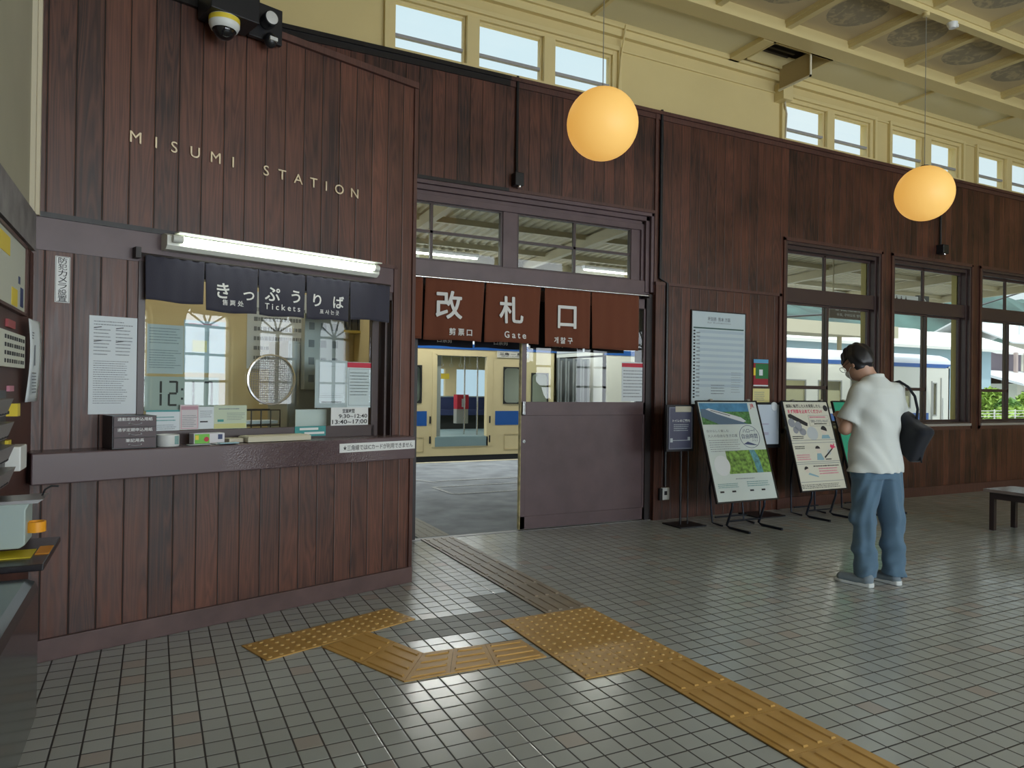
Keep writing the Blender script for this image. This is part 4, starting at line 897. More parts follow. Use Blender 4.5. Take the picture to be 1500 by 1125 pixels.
t = thing('wall_speaker', 'cream loudspeaker box hanging at the corner of the high windows', 'speaker', (4.44, WV, 4.60)); B().box(0, .15, -.12, .02, 0, .19).build('speaker_body', CREAMT, t, bevel=.006); B().tube([(.10, -.05, 0), (.12, -.04, -.06), (.16, -.02, -.12), (.16, 0, -.44)], .010, 6).build('cable', mat('cable_cream', (.55, .5, .38), .5), t); B().tube([(.08, -.08, .19), (.10, -.09, .36)], .008, 6).build('bracket', CREAMT, t)
p0 = onv(911, 40); conduit('cable_conduit', 'thin cream cable down the frame at the right of the first high windows', [(p0[0], WV-.07, 4.93), (p0[0]-.03, WV-.03, 4.6), (p0[0]-.05, WV-.02, 4.19)], .009, CREAMT)
# timetable and small posters
def wsheet(name, label, cat, px, v, mt, fmt=None, fw=.0, group=None, th=.01):
    p0, p1 = onv(px[0], px[1], v), onv(px[2], px[3], v); x0, x1, z1, z0 = p0[0], p1[0], p0[2], p1[2]
    t = thing(name, label, cat, (x0, v, z0)); w, h = x1-x0, z1-z0
    if fmt: b = B(); frame(b, -fw, w+fw, -fw, h+fw, -.004, th+.004, fw); b.build('frame', fmt, t)
    B().box(0, w, 0, th, 0, h).build('sheet', mt, t); return t, w, h
t, w, h = wsheet('timetable', 'large pale blue timetable poster with dark rows on the boards right of the gate', 'poster', (1014, 455, 1090, 592), WV-.045, mat('timetable_blue', (.50, .60, .64), .5), TRIM, .012)
b = B()
for i in range(10): b.box(.09, w-.02, -.001, 0, h*(.79-.065*i*1.0)-.02, h*(.79-.065*i)+.010)
b.build('row_bands', mat('band_blue', (.40, .50, .58), .5), t)
b = B().box(.02, w-.02, -.0015, 0, h*.815, h*.83); b.build('header_bar', mat('header_green', (.04, .10, .09), .5), t)
b = B()
for i in range(22): b.box(.02, .045, -.0015, 0, h*(.80-.034*i)-.019, h*(.80-.034*i)-.002)
b.build('hour_column', INK, t)
at(tfit('時刻表  熊本 方面', w*.42, .045, off=.01), w*.5, -.002, h*.925).build('lettering', INKG, t); at(tfit('for Kumamoto', w*.44, .016), w*.5, -.002, h*.885).build('lettering', INKG, t)
b = B(); lines(b, .06, .11, h*.79, h*.07, 18, -.0015, fill=.4, rag=.1); lines(b, w*.36, w*.62, h*.22, h*.10, 4, -.0015, fill=.35); lines(b, w*.74, w*.93, h*.36, h*.12, 9, -.0015, fill=.2); b.build('printed_text', INKG, t)
t, w, h = wsheet('event_poster', 'small red and green poster with a blue top right of the timetable', 'poster', (1104, 526, 1125, 566), WV-.04, mat('poster_red', (.30, .015, .03), .5), th=.003)
b = B(); b.box(.03, w, -.001, 0, h*.28, h*.84); b.build('green_block', mat('poster_green', (.02, .16, .05), .5), t); b = B().box(0, w, -.0012, 0, h*.86, h); b.build('blue_band', mat('poster_blue', (.10, .35, .60), .5), t); b = B().box(w*.38, w*.62, -.0016, 0, h*.40, h*.62); b.build('white_block', PAPER, t); B().box(0, .03, -.0014, 0, h*.4, h*.68).build('yellow_block', YEL, t); B().box(0, w, -.0014, 0, 0, h*.05).build('white_foot', PAPER, t)
t, w, h = wsheet('yellow_flyer', 'pale yellow flyer directly below the red and green poster', 'paper', (1103, 569, 1127, 594), WV-.04, LYEL, th=.003); lines(B(), .02, w*.7, h-.03, .05, 5, -.001, fill=.35).build('printed_text', INKG, t)
# ---- floor standing signs
t = thing('toilet_sign', 'black floor stand holding a dark blue toilet notice beside the gate', 'sign stand', (2.80, 2.74, 0))
B().box(-.06, .26, -.12, .16, 0, .012).build('base_plate', BLACKM, t); B().tube([(.05, .02, .012), (.05, .02, 1.18)], .011, 8).build('pole', BLACKM, t, smooth=True); B().tube([(.14, .02, .012), (.14, .02, .8)], .007, 8).build('support_pole', BLACKM, t, smooth=True)
x0, x1, z0, z1 = -.125, .170, .75, 1.165; B().box(x0-.02, x1+.02, .0, .03, z0-.02, z1+.02).build('board', BLACKM, t); NB = mat('notice_blue', (.075, .080, .14), .4)
sg = B().box(x0, x1, -.004, 0, z0, z1).build('notice', NB, t); b = B(); frame(b, x0+.008, x1-.008, z0+.008, z1-.008, -.0055, -.004, .002); b.build('border', PAPERG, sg)
at(tfit('トイレのご案内', (x1-x0)*.72, .028, off=.02), (x0+x1)/2+.005, -.006, z1-.135).build('lettering', WHITE, sg)
b = B(); lines(b, x0+.06, x1-.05, z1-.165, z1-.24, 4, -.006, fill=.35, rag=.1); b.build('printed_text', PAPERG, sg); b = B().box(x0+.02, x0+.05, -.0055, -.004, z0+.07, z0+.11).box(x0+.05, x1-.03, -.0055, -.004, z0+.085, z0+.09).box(x1-.06, x1-.03, -.0055, -.004, z0+.09, z0+.12); b.build('route_map', PAPERG, sg)
B().box(x0+.08, x1-.02, -.006, -.004, z1-.05, z1+.005).build('tape', mat('tape_cream', (.50, .48, .38), .5), sg)
t = thing('white_sign', 'floor stand with a plain pale sheet in a black frame between the two leaning posters', 'sign stand', (3.90, 2.86, 0))
B().box(-.02, .34, -.14, .18, 0, .012).build('base_plate', BLACKM, t); B().tube([(.13, .02, .012), (.13, .02, .9)], .011, 8).build('pole', BLACKM, t, smooth=True)
B().box(-.16, .40, .0, .03, .72, 1.21).build('board', BLACKM, t); sg = B().box(-.14, .37, -.004, 0, .76, 1.185).build('notice', mat('sheet_pale_blue', (.52, .60, .70), .5), t); B().box(.10, .22, -.005, -.004, .97, .985).box(.10, .22, -.005, -.004, .86, .89).build('faint_print', mat('faint_lilac', (.42, .42, .55), .5), sg)
B().lathe([(.001, -.012), (.045, -.010), (.05, 0)], (.30, -.0, 1.165), 20, 'y').build('clip_disc', PAPER, t)
def easel(name, label, x0, w, h, vb, zb, lean, mt, fm, legm):
    t = thing(name, label, 'poster stand', (x0, vb, 0))
    bd = B(); frame(bd, 0, w, 0, h, -.012, .012, .014); bo = bd.build('frame', fm, t); bo.location = (0, 0, zb); bo.rotation_euler = (-lean, 0, 0)
    sh = B().box(.012, w-.012, -.004, .010, .012, h-.012).build('sheet', mt, t); sh.location = (0, 0, zb); sh.rotation_euler = (-lean, 0, 0)
    sl, cl = math.sin(lean), math.cos(lean)
    def q(x, s_, o_=.02): return (x, s_*sl+o_*cl, zb+s_*cl-o_*sl)
    for fx in (.28, .80):
        X = w*fx; B().tube([q(X, h-.02), q(X, .02), (X, -.0+.03, zb-.06), (X, .10, .03), (X, .06, .013), (X, -.20, .013)], .012, 8).build('leg', legm, t, smooth=True)
        B().tube([q(X, h*.75), (X, h*sl+.03, zb+.1), (X, .30, .02), (X, .16, .013)], .010, 8).build('rear_leg', legm, t, smooth=True)
    B().tube([(w*.28, .085, .07), (w*.80, .085, .07)], .009, 8).build('crossbar', legm, t, smooth=True); B().tube([(w*.28, .26, .08), (w*.80, .26, .08)], .009, 8).build('rear_crossbar', legm, t, smooth=True)
    for fx in (.22, .84): B().box(w*fx, w*fx+.035, -.018, .02, h-.004, h+.014).tf(Matrix.Translation((0, 0, zb)) @ Matrix.Rotation(-lean, 4, 'X')).build('clip', STEEL, t)
    return t, sh
NAVT = mat('tube_dark_blue', (.02, .026, .04), .35, .5)
def pcs(sh, name, polys, m, y=-.0055):
    for pl in polys: B().add([(p[0], y, p[1]) for p in pl], [tuple(range(len(pl)))]).build(name, m, sh)
def R4(x0, x1, z0, z1): return [(x0, z0), (x1, z0), (x1, z1), (x0, z1)]
def CIR(cx, cz, r, n=20, sx=1, sz=1, a0=0, a1=360): return [(cx+r*sx*math.cos(RD(a0+(a1-a0)*k/n)), cz+r*sz*math.sin(RD(a0+(a1-a0)*k/n))) for k in range(n+(0 if a1-a0 == 360 else 1))]
w, h = .80, 1.015
t, sh = easel('travel_poster_stand', 'leaning poster stand with a bullet train photo and a green forest photo', 2.955, w, h, 2.37, .262, .315, mat('poster_pale_green', (.60, .68, .66), .45), TRIM, NAVT)
pcs(sh, 'photo_sky', [R4(.03, .665, .88, .99)], mat('photo_sky', (.07, .24, .42), .5, noise=.25, nscale=12))
pcs(sh, 'photo_field', [R4(.03, .665, .77, .90)], mat('photo_field', (.07, .20, .06), .5, noise=.6, nscale=40), -.0058)
pcs(sh, 'photo_track', [[(.04, .93), (.03, .85), (.24, .77), (.62, .77), (.16, .92)]], mat('photo_track', (.10, .16, .24), .5), -.0062)
pcs(sh, 'photo_train', [[(.10, .925), (.14, .935), (.40, .875), (.54, .84), (.60, .80), (.56, .79), (.46, .815), (.24, .875)]], mat('photo_train_white', (.62, .66, .70), .5), -.0066)
pcs(sh, 'photo_train_window', [[(.16, .918), (.40, .862), (.40, .855), (.16, .912)]], INK, -.007)
at(txt('JR', .062, off=.006), .722, -.006, .955).build('lettering', RED, sh)
at(tfit('自分らしく愉しむ', .28, .026), .20, -.006, .705).build('lettering', INKG, sh); at(tfit('大人の自由な生き応援', .38, .030), .25, -.006, .655).build('lettering', INKG, sh)
b = B(); lines(b, .06, .45, .62, .49, 6, -.006, fill=.28); b.build('printed_text', INKG, sh)
b = B().lathe([(.128, -.0062), (.133, -.0062)], (.60, 0, .64), 48, 'y'); b.tf(Matrix.Translation((.6, 0, .64)) @ Matrix.Diagonal((1, 1, .88, 1)) @ Matrix.Translation((-.6, 0, -.64))); b.build('round_stamp', mat('stamp_navy', (.06, .08, .18), .5), sh)
for s_, x_, z_, w_, h_ in (('ハロー!', .60, .70, .16, .035), ('自由時間', .60, .645, .21, .05), ('クラブ', .66, .60, .08, .02)): at(tfit(s_, w_, h_), x_, -.0062, z_).build('lettering', mat('stamp_navy', (.06, .08, .18), .5), sh)
pcs(sh, 'stamp_train', [[(.50, .565), (.56, .59), (.69, .548), (.60, .555)]], mat('stamp_navy', (.06, .08, .18), .5), -.0062)
pcs(sh, 'forest_photo', [R4(.24, .785, .275, .505)], mat('photo_forest', (.16, .30, .05), .5, noise=.75, nscale=28), -.0058)
pcs(sh, 'river_in_photo', [[(.55, .505), (.62, .505), (.66, .42), (.68, .275), (.60, .275), (.585, .38)]], mat('photo_river', (.10, .28, .32), .4, noise=.4, nscale=30), -.0062)
pcs(sh, 'white_circle', [CIR(.165, .36, .10)], mat('poster_white', (.70, .74, .76), .5), -.0061)
b = B(); lines(b, .06, .32, .19, .14, 3, -.006, fill=.4); lines(b, .43, .72, .20, .14, 3, -.006, fill=.4); b.build('printed_text', mat('teal_grey_print', (.12, .30, .30), .6), sh)
b = B(); 
for x_ in (.07, .22, .45, .60): b.add([(x_, -.006, .098), (x_+.05, -.006, .098), (x_+.05, -.006, .115), (x_, -.006, .115)], [(0, 1, 2, 3)])
b.build('label_marks', INK, sh); b = B(); lines(b, .30, .55, .235, .215, 1, -.006); b.build('caption', INKG, sh)
w, h = .70, .985
CR = mat('poster_cream', (.66, .66, .56), .45)
t, sh = easel('safety_poster_stand', 'leaning poster stand with cartoon safety panels and pink Japanese lettering', 4.215, w, h, 2.50, .285, .29, CR, BLACKM, NAVT)
at(tfit('線路に転落した人を発見したら…', .56, .040, off=.012), .33, -.006, .925).build('lettering', INK, sh)
at(tfit('まず列車を止めてください!', .52, .046, off=.02), .32, -.006, .865).build('lettering', mat('hot_pink', (.70, .06, .16), .5), sh)
b = B()
for (a, c, e_, f_) in ((.02, .68, .545, .55), (.02, .68, .515, .52), (.02, .68, .31, .315), (.03, .67, .29, .295), (.03, .67, .10, .105)): b.add([(a, -.006, e_), (c, -.006, e_), (c, -.006, f_), (a, -.006, f_)], [(0, 1, 2, 3)])
frame(b, .35, .66, .70, .82, -.0062, -.0055, .002); b.build('panel_lines', INKG, sh)
at(tfit('080-3202-9647', .27, .03), .51, -.006, .755).build('lettering', INKG, sh)
b = B(); lines(b, .37, .62, .815, .785, 1, -.006, fill=.6); lines(b, .05, .25, .40, .33, 3, -.006, fill=.5); lines(b, .33, .62, .25, .17, 3, -.006, fill=.5); b.build('pink_print', mat('soft_pink', (.70, .28, .36), .6), sh)
b = B(); lines(b, .42, .62, .735, .715, 1, -.006, fill=.6); lines(b, .05, .22, .60, .56, 2, -.006, fill=.5); lines(b, .05, .20, .49, .45, 2, -.006, fill=.5); lines(b, .26, .66, .275, .255, 1, -.006, fill=.6); lines(b, .03, .60, .08, .03, 3, -.006, fill=.4); b.build('printed_text', INK, sh)
pcs(sh, 'platform_drawing', [[(.05, .83), (.09, .84), (.32, .735), (.31, .70), (.28, .705), (.05, .80)]], INK)
pcs(sh, 'grey_figure', [CIR(.08, .74, .05, 10), CIR(.17, .70, .055, 10), CIR(.22, .64, .04, 10, 1.3), CIR(.12, .66, .04, 8)], mat('toon_grey', (.28, .30, .34), .6), -.0057)
pcs(sh, 'pale_figure', [CIR(.36, .62, .075, 18, 1.1), CIR(.55, .41, .03, 8)], mat('toon_pale', (.50, .55, .58), .6), -.0058)
pcs(sh, 'cartoon_face', [CIR(.54, .64, .036), CIR(.39, .43, .034), CIR(.16, .225, .03)], mat('toon_face', (.68, .62, .54), .6), -.006)
pcs(sh, 'cartoon_hair', [CIR(.545, .655, .045, 14, a0=-20, a1=170), CIR(.385, .445, .038, 14, a0=10, a1=170), CIR(.15, .235, .032, 12, a0=20, a1=190), CIR(.645, .90, .035, 12, 1, 1)], INK, -.0063)
pcs(sh, 'blue_clothes', [[(.34, .33), (.36, .40), (.42, .40), (.45, .33), (.42, .325)], [(.48, .56), (.50, .60), (.60, .60), (.62, .56)], [(.18, .20), (.30, .16), (.31, .145), (.16, .18)]], mat('toon_blue', (.25, .42, .50), .6), -.0062)
pcs(sh, 'stairs_drawing', [[(.46, .36), (.60, .45), (.61, .44), (.47, .345)], [(.47, .33), (.56, .33), (.56, .34), (.47, .34)]], INK, -.0062)
pcs(sh, 'red_burst', [[(.58, .47), (.60, .50), (.62, .48), (.65, .51), (.645, .475), (.67, .46), (.63, .455), (.61, .44)]], mat('hot_pink', (.70, .06, .16), .5), -.0064)
t, sh = easel('green_poster_stand', 'leaning poster stand with a green poster half hidden behind the standing man', 4.99, .78, .985, 2.50, .285, .29, mat('poster_emerald', (.03, .36, .22), .45), BLACKM, NAVT)
pcs(sh, 'white_foot', [R4(.014, .765, .014, .10)], CR); at(tfit('ご案内', .3, .09), .4, -.006, .8).build('lettering', WHITE, sh)
# ---- bench
t = thing('bench', 'low dark wooden bench with a paler top at the right picture edge', 'bench', (5.50, 1.40, 0))
B().box(0, .50, -1.6, .03, .375, .405).build('seat', mat('bench_top', (.20, .16, .15), .22, noise=.2, nscale=6), t, bevel=.004)  # seat board is paler than the apron and legs
B().box(.04, .46, -1.55, -.01, .31, .375).build('apron', mat('bench_dark', (.028, .016, .016), .4), t)
for x in (.055, .415):
    for y in (-.045, -1.5): B().box(x, x+.045, y, y+.045, 0, .33).build('leg', mat('bench_dark', (.028, .016, .016), .4), t, bevel=.003)
# ================================================================ THE STANDING MAN
def sdf_mesh(fn, lo, hi, res):
    'naive surface nets over a signed distance function'
    lo = np.array(lo, float); hi = np.array(hi, float); n = np.ceil((hi-lo)/res).astype(int)+1
    xs, ys, zs = [lo[i]+res*np.arange(n[i]) for i in range(3)]
    X, Y, Z = np.meshgrid(xs, ys, zs, indexing='ij', sparse=True); Fd = fn(X, Y, Z)+0*X+0*Y+0*Z
    s_ = Fd < 0; nx, ny, nz_ = Fd.shape
    cs = np.zeros((nx-1, ny-1, nz_-1), int)
    for i in (0, 1):
        for j in (0, 1):
            for k in (0, 1): cs += s_[i:nx-1+i, j:ny-1+j, k:nz_-1+k]
    act = (cs > 0) & (cs < 8); idx = -np.ones(act.shape, int); ii = np.argwhere(act); idx[act] = np.arange(len(ii))
    acc = np.zeros((len(ii), 3)); cnt = np.zeros(len(ii))
    cor = [(i, j, k) for i in (0, 1) for j in (0, 1) for k in (0, 1)]
    for a in cor:
        for ax in range(3):
            if a[ax]: continue
            c = list(a); c[ax] = 1; fa = Fd[ii[:, 0]+a[0], ii[:, 1]+a[1], ii[:, 2]+a[2]]; fb = Fd[ii[:, 0]+c[0], ii[:, 1]+c[1], ii[:, 2]+c[2]]
            m_ = (fa < 0) != (fb < 0); tt = np.where(m_, fa/np.where(m_, fa-fb, 1), 0); p_ = np.array(a, float)[None]+np.zeros((len(ii), 3)); p_[:, ax] += tt
            acc += p_*m_[:, None]; cnt += m_
    vs = lo + (ii+acc/cnt[:, None])*res; fs = []
    for ax in range(3):
        b_, c_ = [(1, 2), (2, 0), (0, 1)][ax]; sl = [slice(None)]*3; sl2 = [slice(None)]*3; sl[ax] = slice(0, -1); sl2[ax] = slice(1, None)
        A_ = s_[tuple(sl)]; C_ = s_[tuple(sl2)]; e_ = np.argwhere(A_ != C_); e_ = e_[(e_[:, b_] > 0) & (e_[:, c_] > 0) & (e_[:, b_] < n[b_]-1) & (e_[:, c_] < n[c_]-1)]
        def I(db, dc): q = e_.copy(); q[:, b_] -= db; q[:, c_] -= dc; return idx[q[:, 0], q[:, 1], q[:, 2]]
        Q = np.stack([I(1, 1), I(0, 1), I(0, 0), I(1, 0)], 1); fl = A_[e_[:, 0], e_[:, 1], e_[:, 2]]; Q[~fl] = Q[~fl][:, ::-1]; fs.append(Q[(Q >= 0).all(1)])
    fs = np.concatenate(fs); b = B(); b.v = [tuple(v) for v in vs]; b.f = [tuple(int(q) for q in f) for f in fs]; b.m = [0]*len(b.f); return b
def smin(a, b_, k=.02): h_ = np.clip(.5+.5*(b_-a)/k, 0, 1); return b_*(1-h_)+a*h_-k*h_*(1-h_)
def cone(X, Y, Z, a, b_, ra, rb):
    a = np.array(a, float); d = np.array(b_, float)-a; L2 = (d*d).sum(); tt = np.clip(((X-a[0])*d[0]+(Y-a[1])*d[1]+(Z-a[2])*d[2])/L2, 0, 1)
    return np.sqrt((X-a[0]-d[0]*tt)**2+(Y-a[1]-d[1]*tt)**2+(Z-a[2]-d[2]*tt)**2)-(ra+(rb-ra)*tt)
def ell(X, Y, Z, c, r, yaw=0, pit=0):
    x, y, z = X-c[0], Y-c[1], Z-c[2]; cy, sy = math.cos(yaw), math.sin(yaw); x, y = x*cy+y*sy, -x*sy+y*cy; cp, sp_ = math.cos(pit), math.sin(pit); y, z = y*cp+z*sp_, -y*sp_+z*cp
    k = np.sqrt((x/r[0])**2+(y/r[1])**2+(z/r[2])**2); return (k-1)*min(r)
def interp(Z, tab): return np.interp(Z, [a for a, _ in tab], [c for _, c in tab])
def tube_z(X, Y, Z, A_, B_, CX_, CY_):
    'vertical body of elliptic sections'
    a = interp(Z, A_); b_ = interp(Z, B_); return (np.sqrt(((X-interp(Z, CX_))/a)**2+((Y-interp(Z, CY_))/b_)**2)-1)*np.minimum(a, b_)
HYAW, HPIT = RD(16), RD(-32); HC = (-.080, .115, 1.545)
def hp(x, y, z):
    'head-local point (y forward) to man-local'
    cp, sp_ = math.cos(HPIT), math.sin(HPIT); y, z = y*cp-z*sp_, y*sp_+z*cp; cy, sy = math.cos(HYAW), math.sin(HYAW); return (x*cy-y*sy+HC[0], x*sy+y*cy+HC[1], z+HC[2])
ELB_L, ELB_R = (-.215, .055, 1.075), (.215, .07, 1.08); WR_L, WR_R = (-.10, .27, 1.13), (.09, .28, 1.13)
def hand(X, Y, Z, w_, sgn, f):
    w0 = np.array(w_); fwd = np.array([.35*sgn, .75, .45]); fwd /= np.linalg.norm(fwd); side = np.array([sgn*.7, -.55, .3]); side -= fwd*side.dot(fwd); side /= np.linalg.norm(side); nrm = np.cross(fwd, side)*sgn
    pc = w0+fwd*.05; f = smin(f, cone(X, Y, Z, w0+fwd*.01, w0+fwd*.08, .022, .026), .012)
    for i, ln in enumerate((.062, .070, .066, .052)):
        s0 = w0+fwd*.085+side*(.027-.018*i); k1 = s0+fwd*ln*.5+nrm*.008; k2 = k1+fwd*ln*.22+nrm*ln*.34
        f = smin(f, cone(X, Y, Z, s0, k1, .0095, .0085), .006); f = smin(f, cone(X, Y, Z, k1, k2, .0085, .0072), .003)
    tb = w0+fwd*.03+side*.024; t1 = tb+side*.026+fwd*.022; t2 = t1+fwd*.03-side*.002+nrm*.008
    f = smin(f, cone(X, Y, Z, tb, t1, .012, .0105), .006); return smin(f, cone(X, Y, Z, t1, t2, .0105, .009), .003)
def body_fn(X, Y, Z):
    f = ell(X, Y, Z, HC, (.074, .094, .112), HYAW, HPIT)
    f = smin(f, ell(X, Y, Z, hp(0, .030, -.065), (.052, .062, .060), HYAW, HPIT), .03)          # jaw
    f = smin(f, cone(X, Y, Z, hp(0, .088, .002), hp(0, .108, -.030), .008, .013), .012)         # nose
    f = smin(f, cone(X, Y, Z, hp(-.022, .088, -.062), hp(.022, .088, -.062), .006, .006), .008)  # lips
    f = smin(f, cone(X, Y, Z, hp(-.035, .084, .018), hp(.035, .084, .018), .010, .010), .016)   # brow
    for s_ in (-1, 1):
        f = smin(f, ell(X, Y, Z, hp(s_*.078, -.008, -.020), (.010, .020, .034), HYAW+s_*.25, HPIT), .008)
        f = np.maximum(f, -ell(X, Y, Z, hp(s_*.092, .002, -.018), (.010, .010, .018), HYAW, HPIT))
    f = smin(f, cone(X, Y, Z, (-.01, .01, 1.36), (-.045, .080, 1.48), .062, .056), .03)
    f = smin(f, tube_z(X, Y, Z, [(.8, .13), (1.0, .12), (1.25, .135), (1.36, .12), (1.43, .055)], [(.8, .08), (1.0, .075), (1.25, .085), (1.40, .06), (1.43, .05)], [(.8, -.02), (1.4, -.02)], [(.8, 0), (1.25, -.015), (1.43, .01)]) + np.maximum(0, .80-Z)*3 + np.maximum(0, Z-1.42)*6, .03)
    for s_, el, wr in ((-1, ELB_L, WR_L), (1, ELB_R, WR_R)):
        f = smin(f, cone(X, Y, Z, (s_*.150, -.005, 1.345), el, .046, .040), .03); f = smin(f, cone(X, Y, Z, el, wr, .040, .026), .02); f = hand(X, Y, Z, wr, -s_, f)
        lx = -.105 if s_ < 0 else .128
        f = smin(f, cone(X, Y, Z, (s_*.08, 0, .86), (lx, .01, .48), .085, .055), .03); f = smin(f, cone(X, Y, Z, (lx, .01, .48), (lx, -.03, .09), .055, .036), .02); f = smin(f, cone(X, Y, Z, (lx, -.04, .055), (lx-.055, .09, .040), .030, .020), .02)
    return f
MX, MY, MRZ = 2.733, .545, RD(-15)
man = thing('person', 'person seen from behind in a white T-shirt, blue trousers and grey trainers, head bowed', 'person', (MX, MY, 0), MRZ)
SKIN = mat('skin', (.46, .27, .19), .5)
sdf_mesh(body_fn, (-.30, -.22, .0), (.30, .46, 1.70), .0062).build('body', SKIN, man, smooth=True)
def shirt_fn(X, Y, Z):
    tz = tube_z(X, Y, Z, [(.76, .200), (.9, .190), (1.05, .170), (1.2, .174), (1.30, .178), (1.36, .155), (1.41, .105), (1.445, .068)], [(.76, .138), (.95, .126), (1.2, .122), (1.32, .108), (1.41, .078), (1.445, .064)], [(.76, -.022), (1.0, -.018), (1.25, -.016), (1.44, -.020)], [(.76, .0), (1.0, .005), (1.22, -.012), (1.36, -.005), (1.44, .02)])
    fold = .007*np.sin(26*X+9*Z+2*np.sin(7*Z))*np.clip((1.15-Z)/.35, .1, 1) + .004*np.sin(40*(X+Z))*np.exp(-((Z-1.15)/.12)**2)
    f = tz+fold
    for s_, el in ((-1, ELB_L), (1, ELB_R)):
        d = np.array(el)-np.array((s_*.155, -.005, 1.37)); e2 = np.array((s_*.155, -.005, 1.37))+d*.78
        sl = cone(X, Y, Z, (s_*.138-.008, -.005, 1.345), e2, .062, .072)+.004*np.sin(45*Z+20*Y); n_ = d/np.linalg.norm(d); cut = (X-e2[0])*n_[0]+(Y-e2[1])*n_[1]+(Z-e2[2])*n_[2]
        f = smin(f, np.maximum(sl, cut), .035)
    f = np.maximum(f, .782-Z); f = np.maximum(f, (Z-1.445)-(Y-.02)*-.35)
    return f+.0025*np.sin(60*X+25*Z+20*Y+3*np.sin(8*Z+5*X))*np.clip((1.35-Z)/.2, 0, 1)
SHIRT = fabric('white_cotton', (.62, .66, .64)); sdf_mesh(shirt_fn, (-.33, -.24, .74), (.34, .26, 1.50), .007).build('t_shirt', SHIRT, man, smooth=True)
def pants_fn(X, Y, Z):
    f = tube_z(X, Y, Z, [(.70, .170), (.78, .170), (.9, .155)], [(.70, .108), (.78, .110), (.9, .095)], [(.7, -.008), (1, -.02)], [(.7, .0), (1, 0)]); f = np.maximum(f, np.maximum(.74-Z, Z-.88))
    for lx, zb, s_ in ((-.098, .07, -1), (.128, .075, 1)):
        g = cone(X, Y, Z, (s_*.072-.006, .0, .76), (lx, .012, .47), .100, .080); g = smin(g, cone(X, Y, Z, (lx, .012, .47), (lx, -.025, .02), .080, .072), .03)
        g = g+.006*np.sin(30*Z+22*X*s_+14*Y+s_)*np.clip((.75-Z)/.3, .2, 1)+.0045*np.sin(58*Z+30*Y-25*X+2*s_)*np.clip((.45-Z)/.2, 0, 1)+.004*np.sin(16*Z+85*X*s_+40*Y+2*np.sin(9*Z))*np.clip(Z/.5, .3, 1)+.004*np.sin(60*X+10*Z)
        g = np.maximum(g, zb-Z+.15*(Y+.0)*1); f = smin(f, g, .02)
    return f
sdf_mesh(pants_fn, (-.26, -.20, .0), (.28, .20, 1.0), .0065).build('trousers', fabric('blue_trousers', (.095, .165, .24)), man, smooth=True)
def hair_fn(X, Y, Z):
    f = ell(X, Y, Z, hp(0, -.012, .018), (.090, .110, .118), HYAW, HPIT)
    # open the face: keep what is behind or above the face plane
    c_, s_ = math.cos(HYAW), math.sin(HYAW); x, y, z = X-HC[0], Y-HC[1], Z-HC[2]; x, y = x*c_+y*s_, -x*s_+y*c_; cp, sp_ = math.cos(HPIT), math.sin(HPIT); y, z = y*cp+z*sp_, -y*sp_+z*cp
    f = f+.0035*np.sin(90*x+30*z)+.0025*np.sin(140*y+60*x)
    face = np.minimum(.045-y, .0)*0+np.where(True, np.minimum(np.maximum(y-.012, 0), 1), 0); f = np.maximum(f, np.minimum(y+.002, .030-z)); f = np.maximum(f, -(z+.075)+np.minimum(0, y+.02)*.15)
    return f
sdf_mesh(hair_fn, (-.18, -.06, 1.40), (.14, .28, 1.72), .0045).build('hair', mat('black_hair', (.010, .010, .013), .42), man, smooth=True)
mk = sdf_mesh(lambda X, Y, Z: np.maximum(np.abs(smin(ell(X, Y, Z, hp(0, .034, -.058), (.060, .070, .062), HYAW, HPIT), ell(X, Y, Z, hp(0, .10, -.035), (.02, .02, .02), HYAW, HPIT), .03))-.0022, np.maximum(.02-((X-HC[0])*-math.sin(HYAW)+(Y-HC[1])*math.cos(HYAW)), 0*Z-9)), (-.2, .05, 1.36), (.1, .32, 1.62), .004)
mk.build('face_mask', WHITE, man, smooth=True)
b = B(); b.tube([hp(-.082, -.008, .002), hp(-.078, .02, .003), hp(-.070, .085, .004)], .0018, 6)
for s_ in (-1, 1): b.tube([hp(s_*.036+.026*math.cos(k*math.pi/8), .108, .002+.020*math.sin(k*math.pi/8)) for k in range(17)], .0018, 6)
b.tube([hp(-.01, .11, .004), hp(.01, .11, .004)], .0018, 6); b.build('glasses', BLACK, man)
b = B().tube([hp(-.060, .055, -.045), hp(-.076, .02, -.035), hp(-.082, -.01, -.045), hp(-.083, -.022, -.02)], .0015, 6); b.build('mask_loop', WHITE, man)
for s_ in (-1, 1): 
    ey = B().sphere((0, 0, 0), .012, 16); c_ = hp(s_*.032, .072, .002); e_ = at(ey, *c_).build('eye', mat('eye_white', (.8, .8, .78), .2), man, smooth=True)
    at(B().sphere((0, 0, 0), .006, 12), *hp(s_*.032, .081, .001)).build('iris', INK, e_, smooth=True)
